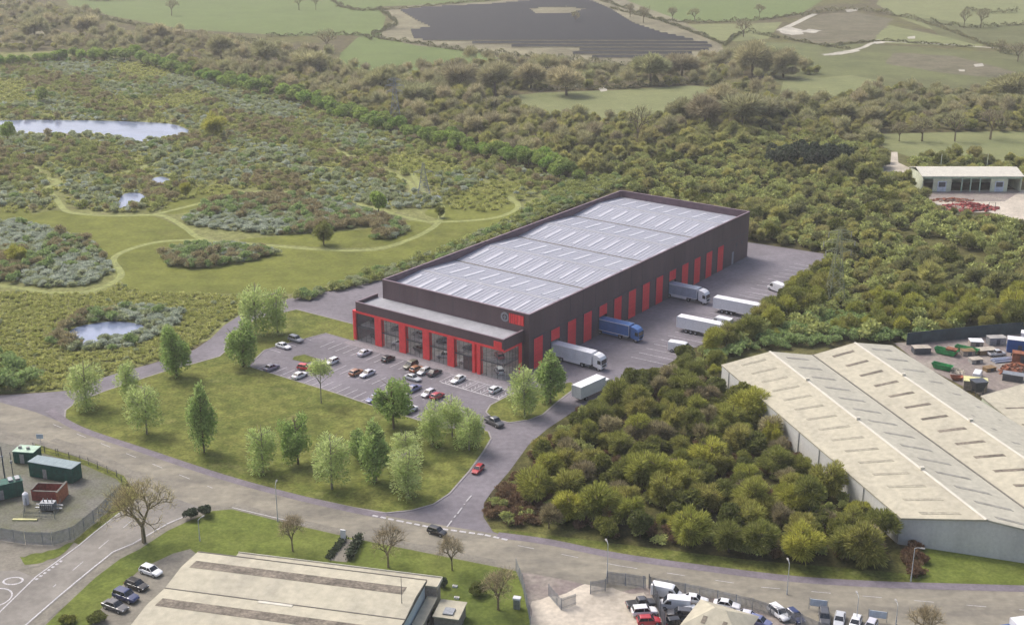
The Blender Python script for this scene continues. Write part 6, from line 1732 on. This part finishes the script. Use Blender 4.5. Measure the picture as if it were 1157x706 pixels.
# individual heath bushes
HB = [((10, 162), 138, 16, ROWP[0], 'bright green tree at the left end of the big pond'), ((48, 118), 98, 16, ROWP[1], 'green conifer-like tree on the heath above the big pond'),
      ((428, 243), 216, 22, ROWP[2], 'dark green round tree beside the path crossing'), ((366, 277), 250, 24, None, 'yellow-green round bush below the big scrub island'),
      ((210, 222), 205, 14, None, 'small olive bush on the meadow above the small ponds'), ((243, 156), 128, 30, None, 'pale olive bush right of the big pond'), ((497, 246), 232, 12, None, 'little pointed green bush by the path near the warehouse'),
      ((20, 300), 276, 24, None, 'yellow-green bush at the left edge in the scrub')]
for (px, tp, wd, pr, lb) in HB:
    h, s_ = hpx(px, tp); p = G(*px); pr2 = pr or TH_[int(wd) % 6]
    base_h = 5.8 if pr else 6.9; base_w = 5.8 if pr else 6.6
    put(pr2, p[0], p[1], rng.uniform(0, 6.28), (wd / s_ / base_w, wd / s_ / base_w, h / base_h), lb)

TD2 = [tree_proto('dark_evergreen', crown_mesh('evergreen_crown', 'lf_black', 2.7, 3.0, 3.2, nl=10, n=2400, leaf=.24, radial=.3, elong=1.6, fill=.6, lobe=.5, seed=170 + i), trunk_mesh('evergreen_trunk', 4.5, .18, 'bark', 170 + i, 5, 1.6)) for i in range(2)]
# --- bare trees
mm('bark_bare', (.20, .165, .10), .95, .2, 3)
def bare_tree(px, top, wd, label, seed, levels=5, name='bare_tree', twig='twig', n3=3, group=None, tw=.03, z=.19, r0=None, trunk=.22):
    h, s_ = hpx(px, top); p = G(*px)
    a, b = bare_meshes('bare_branches', h, wd / s_ / 2, seed, levels, 'bark_bare', twig, n3, r0=r0 or h * .024, tw=tw, trunk=trunk)
    r = thing(name, label, 'tree', p, 0, group, z=z)
    t = bpy.data.objects.new('trunk', a); COL.objects.link(t); t.parent = r
    c = bpy.data.objects.new('crown', b); COL.objects.link(c); c.parent = r
    KIDS[r.name] = [t, c]; return r
M['twig_y'] = leafmat('twigs_yellow', (.22, .20, .09), (.24, .21, .10), .2)
bare_tree((163, 614), 537, 86, 'large bare spreading tree beside the side road junction', 7, 6, twig='twig_y', n3=4, tw=.016, trunk=.2)
bare_tree((331, 624), 579, 30, 'small bare tree on the lawn left of the clipped hedges', 8, 5, tw=.02)
bare_tree((439, 642), 592, 44, 'medium bare tree behind the beige roofed works', 9, 5, tw=.02)
bare_tree((511, 645), 603, 32, 'bare tree on the lawn near the dark car on the road', 10, 5, tw=.02)
bare_tree((563, 690), 640, 44, 'hazy bare tree beside the sandy yard fence', 11, 5, tw=.025)
bare_tree((1045, 730), 682, 46, 'bare treetop at the bottom edge right of the compound', 12, 5, tw=.025)
bb0 = None
FB = [((194, 18), 0, 18), ((338, 12), -6, 16), ((357, 12), -4, 14), ((712, 20), 4, 14), ((727, 26), 8, 16), ((760, 24), 9, 14), ((785, 24), 10, 18), ((858, 20), 6, 14), ((1089, 32), 10, 16), ((1108, 32), 10, 20),
      ((1042, 160), 132, 34), ((1079, 160), 126, 36), ((1119, 158), 124, 44), ((1016, 160), 138, 20), ((720, 165), 120, 38), ((1150, 70), 50, 26), ((1130, 60), 46, 20), ((370, 60), 34, 30), ((650, 26), 14, 10), ((840, 42), 24, 20)]
FBL = ['round bare tree alone in the top left green field', 'left of two far bare trees on the field edge', 'right of two far bare trees on the field edge', 'far bare tree on the hedge right of the solar field', 'second far bare tree right of the solar field', 'third far bare tree right of the solar field',
       'broad far bare tree, last of the row right of the solar field', 'lone far bare tree above the white track', 'left tree of the bare pair far right', 'right tree of the bare pair far right',
       'leftmost big bare oak on the pale field above the barn', 'middle big bare oak on the pale field above the barn', 'rightmost biggest bare oak on the pale field above the barn', 'small bare oak left of the three big ones', 'tall feathery bare tree standing in front of the pale field',
       'bare tree in the hedge at the far right edge', 'bare tree in the hedge left of the far right one', 'bare tree at the corner of the upper left field', 'tiny bare tree above the solar field', 'bare tree by the head of the white track']
for k, ((px, tp, wd), lb) in enumerate(zip(FB, FBL)):
    bare_tree(px, tp, wd, lb, 30 + k, 4, n3=6, tw=.09, z=0, twig='lf_bare')

DOM = [tree_proto('leafless_tree', crown_mesh('dome_crown', 'lf_bare', 4.6, 4.6, 5.0, nl=20, n=5200, leaf=.24, radial=.92, elong=7, fill=.2, lobe=.42, seed=400 + i), trunk_mesh('dome_trunk', 8, .3, 'bark', 400 + i, 8, 3.0)) for i in range(3)]
DL = [((795, 148), 108, 44), ((838, 150), 104, 52), ((815, 128), 96, 40), ((770, 140), 112, 34), ((862, 140), 108, 40), ((640, 108), 76, 44), ((560, 108), 72, 46), ((520, 104), 70, 40), ((600, 100), 72, 36), ((735, 96), 62, 44), ((770, 90), 60, 38), ((850, 86), 48, 44), ((885, 88), 56, 36),
      ((470, 122), 92, 40), ((430, 106), 76, 38), ((300, 78), 46, 36), ((350, 88), 56, 40), ((250, 66), 40, 30), ((180, 52), 28, 30), ((100, 44), 16, 34), ((40, 46), 20, 34), ((950, 140), 112, 34), ((985, 146), 118, 30), ((1140, 116), 84, 50)]
for k, (px, tp, wd_) in enumerate(DL):
    h, s_ = hpx(px, tp); p = G(*px); w2 = wd_ / s_ / 8.4
    put(DOM[k % 3], p[0], p[1], rng.uniform(0, 6.28), (w2, w2, max(.6, h / 9.4)), 'broad khaki leafless tree standing out of the far woodland', 'broad leafless trees of the far woodland')
for k in range(20):
    t = k / 19; q = G(872 + t * 82 + rng.normal() * 1.5, 190 + rng.normal() * 3.0)
    s2_ = rng.uniform(1.1, 1.5); put(TD2[k % 2], q[0], q[1], rng.uniform(0, 6.28), (s2_, s2_, s2_ * 1.15), 'dark evergreen in the dense dark row in the wood left of the barn', 'dark evergreens in the wood')

# clipped bushes and hedges near the works
def bush(px, w_, h_, label, m='lf_black', name='round_bush', n=2600, sx=1, rz=0, leaf=.1):
    r = thing(name, label, 'bush', G(*px), rz, z=.19)
    c = crown_mesh('bush_leaves', m, w_, h_ * .55, h_ * .5, nl=18 if name == 'hedge' else 10, n=n, leaf=leaf, radial=.4, elong=1.8, fill=.4, lobe=.33 if name == 'hedge' else .45, seed=int(px[0]))
    o_ = bpy.data.objects.new('foliage', c); COL.objects.link(o_); o_.parent = r; o_.scale = (sx, 1, 1)
    b = MB(); b.tube((0, 0, 0), (0, 0, h_ * .5), .08, .05, 5); b.build('stem', 'bark', r)
bush((216, 587), 1.6, 2.0, 'left of the two dark round bushes on the lawn')
bush((232, 583), 1.6, 2.0, 'right of the two dark round bushes on the lawn')
bush((500, 664), .9, 1.6, 'dark shrub at the corner of the works')
bush((541, 672), 1.7, 2.0, 'low dark brown shrub on the lawn left of the hazy tree', 'lf_thicket_dark')
bush((110, 704), 1.8, 1.4, 'dark shrub at the bottom edge by the parked cars', 'lf_thicket_dark')
bush((76, 704), 1.5, 1.2, 'small shrub at the bottom edge left of the parked cars', 'lf_thicket_dark')

# hedgerows of the far fields: each one a hedge of its own
HP = [crown_mesh('hedge_seg', 'lf_hedge', 1, 1, 0, nl=5, n=60, leaf=.3, seed=5)]
bpy.data.meshes.remove(HP[0])
def hedge(px, label, h=2.2, w=1.6, dens=14, m='lf_hedge', lf=.34, z0=0):
    ln = smooth_poly(GP(px), False, 4); p0 = ln[0]; C = []
    for a, b in zip(ln[:-1], ln[1:]):
        d_ = math.dist(a, b); k = int(d_ * dens)
        t_ = rng.uniform(0, 1, k); C.append(np.stack([a[0] + (b[0] - a[0]) * t_, a[1] + (b[1] - a[1]) * t_], 1))
    C = np.vstack(C); n = len(C)
    hv = h * (.7 + .35 * np.sin(C[:, 0] * .21) * np.sin(C[:, 1] * .17 + 1) + .3 * np.sin(C[:, 0] * .67))
    hv = np.maximum(hv, .5)
    C = C + rng.normal(size=(n, 2)) * w * .4; z = rng.uniform(0, 1, n) ** .7 * hv
    C3 = np.column_stack([C[:, 0] - p0[0], C[:, 1] - p0[1], z])
    Nn = unit(rng.normal(size=(n, 3)) + [0, 0, .6]); Ua = unit(np.cross(Nn, rng.normal(size=(n, 3))))
    s = lf * rng.uniform(.5, 1.4, n)
    me = quads_mesh('hedgerow', C3, Nn, Ua, s, s * 1.4, m)
    o_ = bpy.data.objects.new('hedgerow', me); COL.objects.link(o_); o_.location = (*p0, z0)
    tag(o_, label, 'hedge')
for px, lb, h in (
    ([(430, 12), (440, 20), (448, 28), (436, 34), (422, 42), (470, 50), (540, 60), (620, 66), (700, 74), (770, 76)], 'dark hedge round the near side of the solar field', 3.5),
    ([(380, 8), (430, 12), (520, 4), (610, -3)], 'hedge along the top of the solar field', 2.5), ([(655, -6), (700, 8), (740, 22), (780, 36), (815, 50)], 'hedge running down the right side of the solar field', 3),
    ([(690, 10), (760, 25), (850, 24), (905, 16)], 'hedge along the bottom of the top right green field', 3), ([(818, 52), (840, 38), (880, 44)], 'short hedge between solar field and white track', 3),
    ([(905, 18), (960, 12), (1010, 18), (1050, 28), (1080, 38), (1110, 50)], 'long hedge crossing the right hand fields', 4), ([(1050, 26), (1100, 32), (1160, 28)], 'hedge below the bare pair of trees on the far right', 3.5),
    ([(1090, 12), (1120, 16), (1150, 14)], 'dark hedge clump near the top right corner', 4), ([(1110, 50), (1140, 62), (1175, 66)], 'dark thick hedge at the right edge', 6),
    ([(930, 54), (990, 47), (1040, 50), (1100, 54)], 'hedge beside the long white farm track', 2), ([(885, 44), (930, 52), (960, 56)], 'hedge below the bare earth patch', 2.5),
    ([(45, -4), (110, 2), (160, 0)], 'hedge at the top left corner', 3), ([(60, 8), (72, 14), (130, 24), (205, 40), (300, 48)], 'hedge along the lower edge of the top left field', 3),
    ([(375, 2), (400, 12), (430, 12)], 'short hedge left of the solar field top', 3), ([(300, 42), (400, 40), (420, 46)], 'hedge between the two green fields on the left', 3),
    ([(600, 103), (700, 100), (780, 95), (820, 98)], 'hedge along the top of the pale middle field', 3), ([(880, 116), (960, 114), (1050, 108), (1157, 100)], 'hedge crossing the olive field on the right', 2.5)):
    hedge(px, lb, h)

hedge([(372, 632), (380, 621), (389, 610)], 'dark hedge left of the footpath by the works', 1.3, .8, 220, 'lf_black', .12, .19)
hedge([(394, 634), (400, 623), (407, 611)], 'dark hedge right of the footpath by the works', 1.3, .8, 220, 'lf_black', .13, .19)
# ================================================================== LIGHT, SKY, AIR
SUN_EL, SUN_AZ = R(52), R(-50)          # azimuth from +Y (away from camera), negative = left
wd = bpy.data.worlds.new('World'); S.world = wd; wd.use_nodes = True
nt = wd.node_tree; bg = nt.nodes['Background']
sk = nt.nodes.new('ShaderNodeTexSky'); sk.sky_type = 'NISHITA'; sk.sun_disc = False
sk.sun_elevation = SUN_EL; sk.sun_rotation = SUN_AZ; sk.air_density = .8; sk.dust_density = 6.0; sk.ozone_density = .6; sk.altitude = 100
nt.links.new(sk.outputs[0], bg.inputs[0]); bg.inputs[1].default_value = .15
sl = bpy.data.lights.new('sun', 'SUN'); sl.energy = 1.3; sl.angle = R(18); sl.color = (1, .985, .96)
so = bpy.data.objects.new('sun', sl); COL.objects.link(so)
dv = Vector((math.sin(SUN_AZ) * math.cos(SUN_EL), math.cos(SUN_AZ) * math.cos(SUN_EL), math.sin(SUN_EL)))
so.rotation_euler = dv.to_track_quat('Z', 'Y').to_euler(); so.location = (0, 300, 300)

hm = bpy.data.materials.new('haze_air'); hm.use_nodes = True; nt = hm.node_tree
nt.nodes.remove(nt.nodes['Principled BSDF'])
pv = nt.nodes.new('ShaderNodeVolumePrincipled'); pv.inputs['Density'].default_value = HAZE if 'HAZE' in globals() else .00018
pv.inputs['Color'].default_value = (.98, .98, .95, 1); pv.inputs['Anisotropy'].default_value = .2
nt.links.new(pv.outputs[0], nt.nodes['Material Output'].inputs['Volume'])
b = MB(); b.box(-1600, 1600, -300, 2600, -1, 125)
hz_ = b.build('haze', hm); tag(hz_, kind='stuff')
hz_['label'] = 'thin pale haze over the whole valley'; hz_['category'] = 'haze'

S.view_settings.view_transform = 'Standard'; S.view_settings.look = 'None'; S.view_settings.gamma = 1
S.view_settings.exposure = 0.52
c = S.cycles
c.max_bounces = 5; c.diffuse_bounces = 4; c.glossy_bounces = 2; c.transmission_bounces = 3; c.transparent_max_bounces = 6; c.volume_bounces = 0
c.use_adaptive_sampling = True; c.caustics_reflective = False; c.caustics_refractive = False
c.use_denoising = True
print('objects', len(COL.objects))
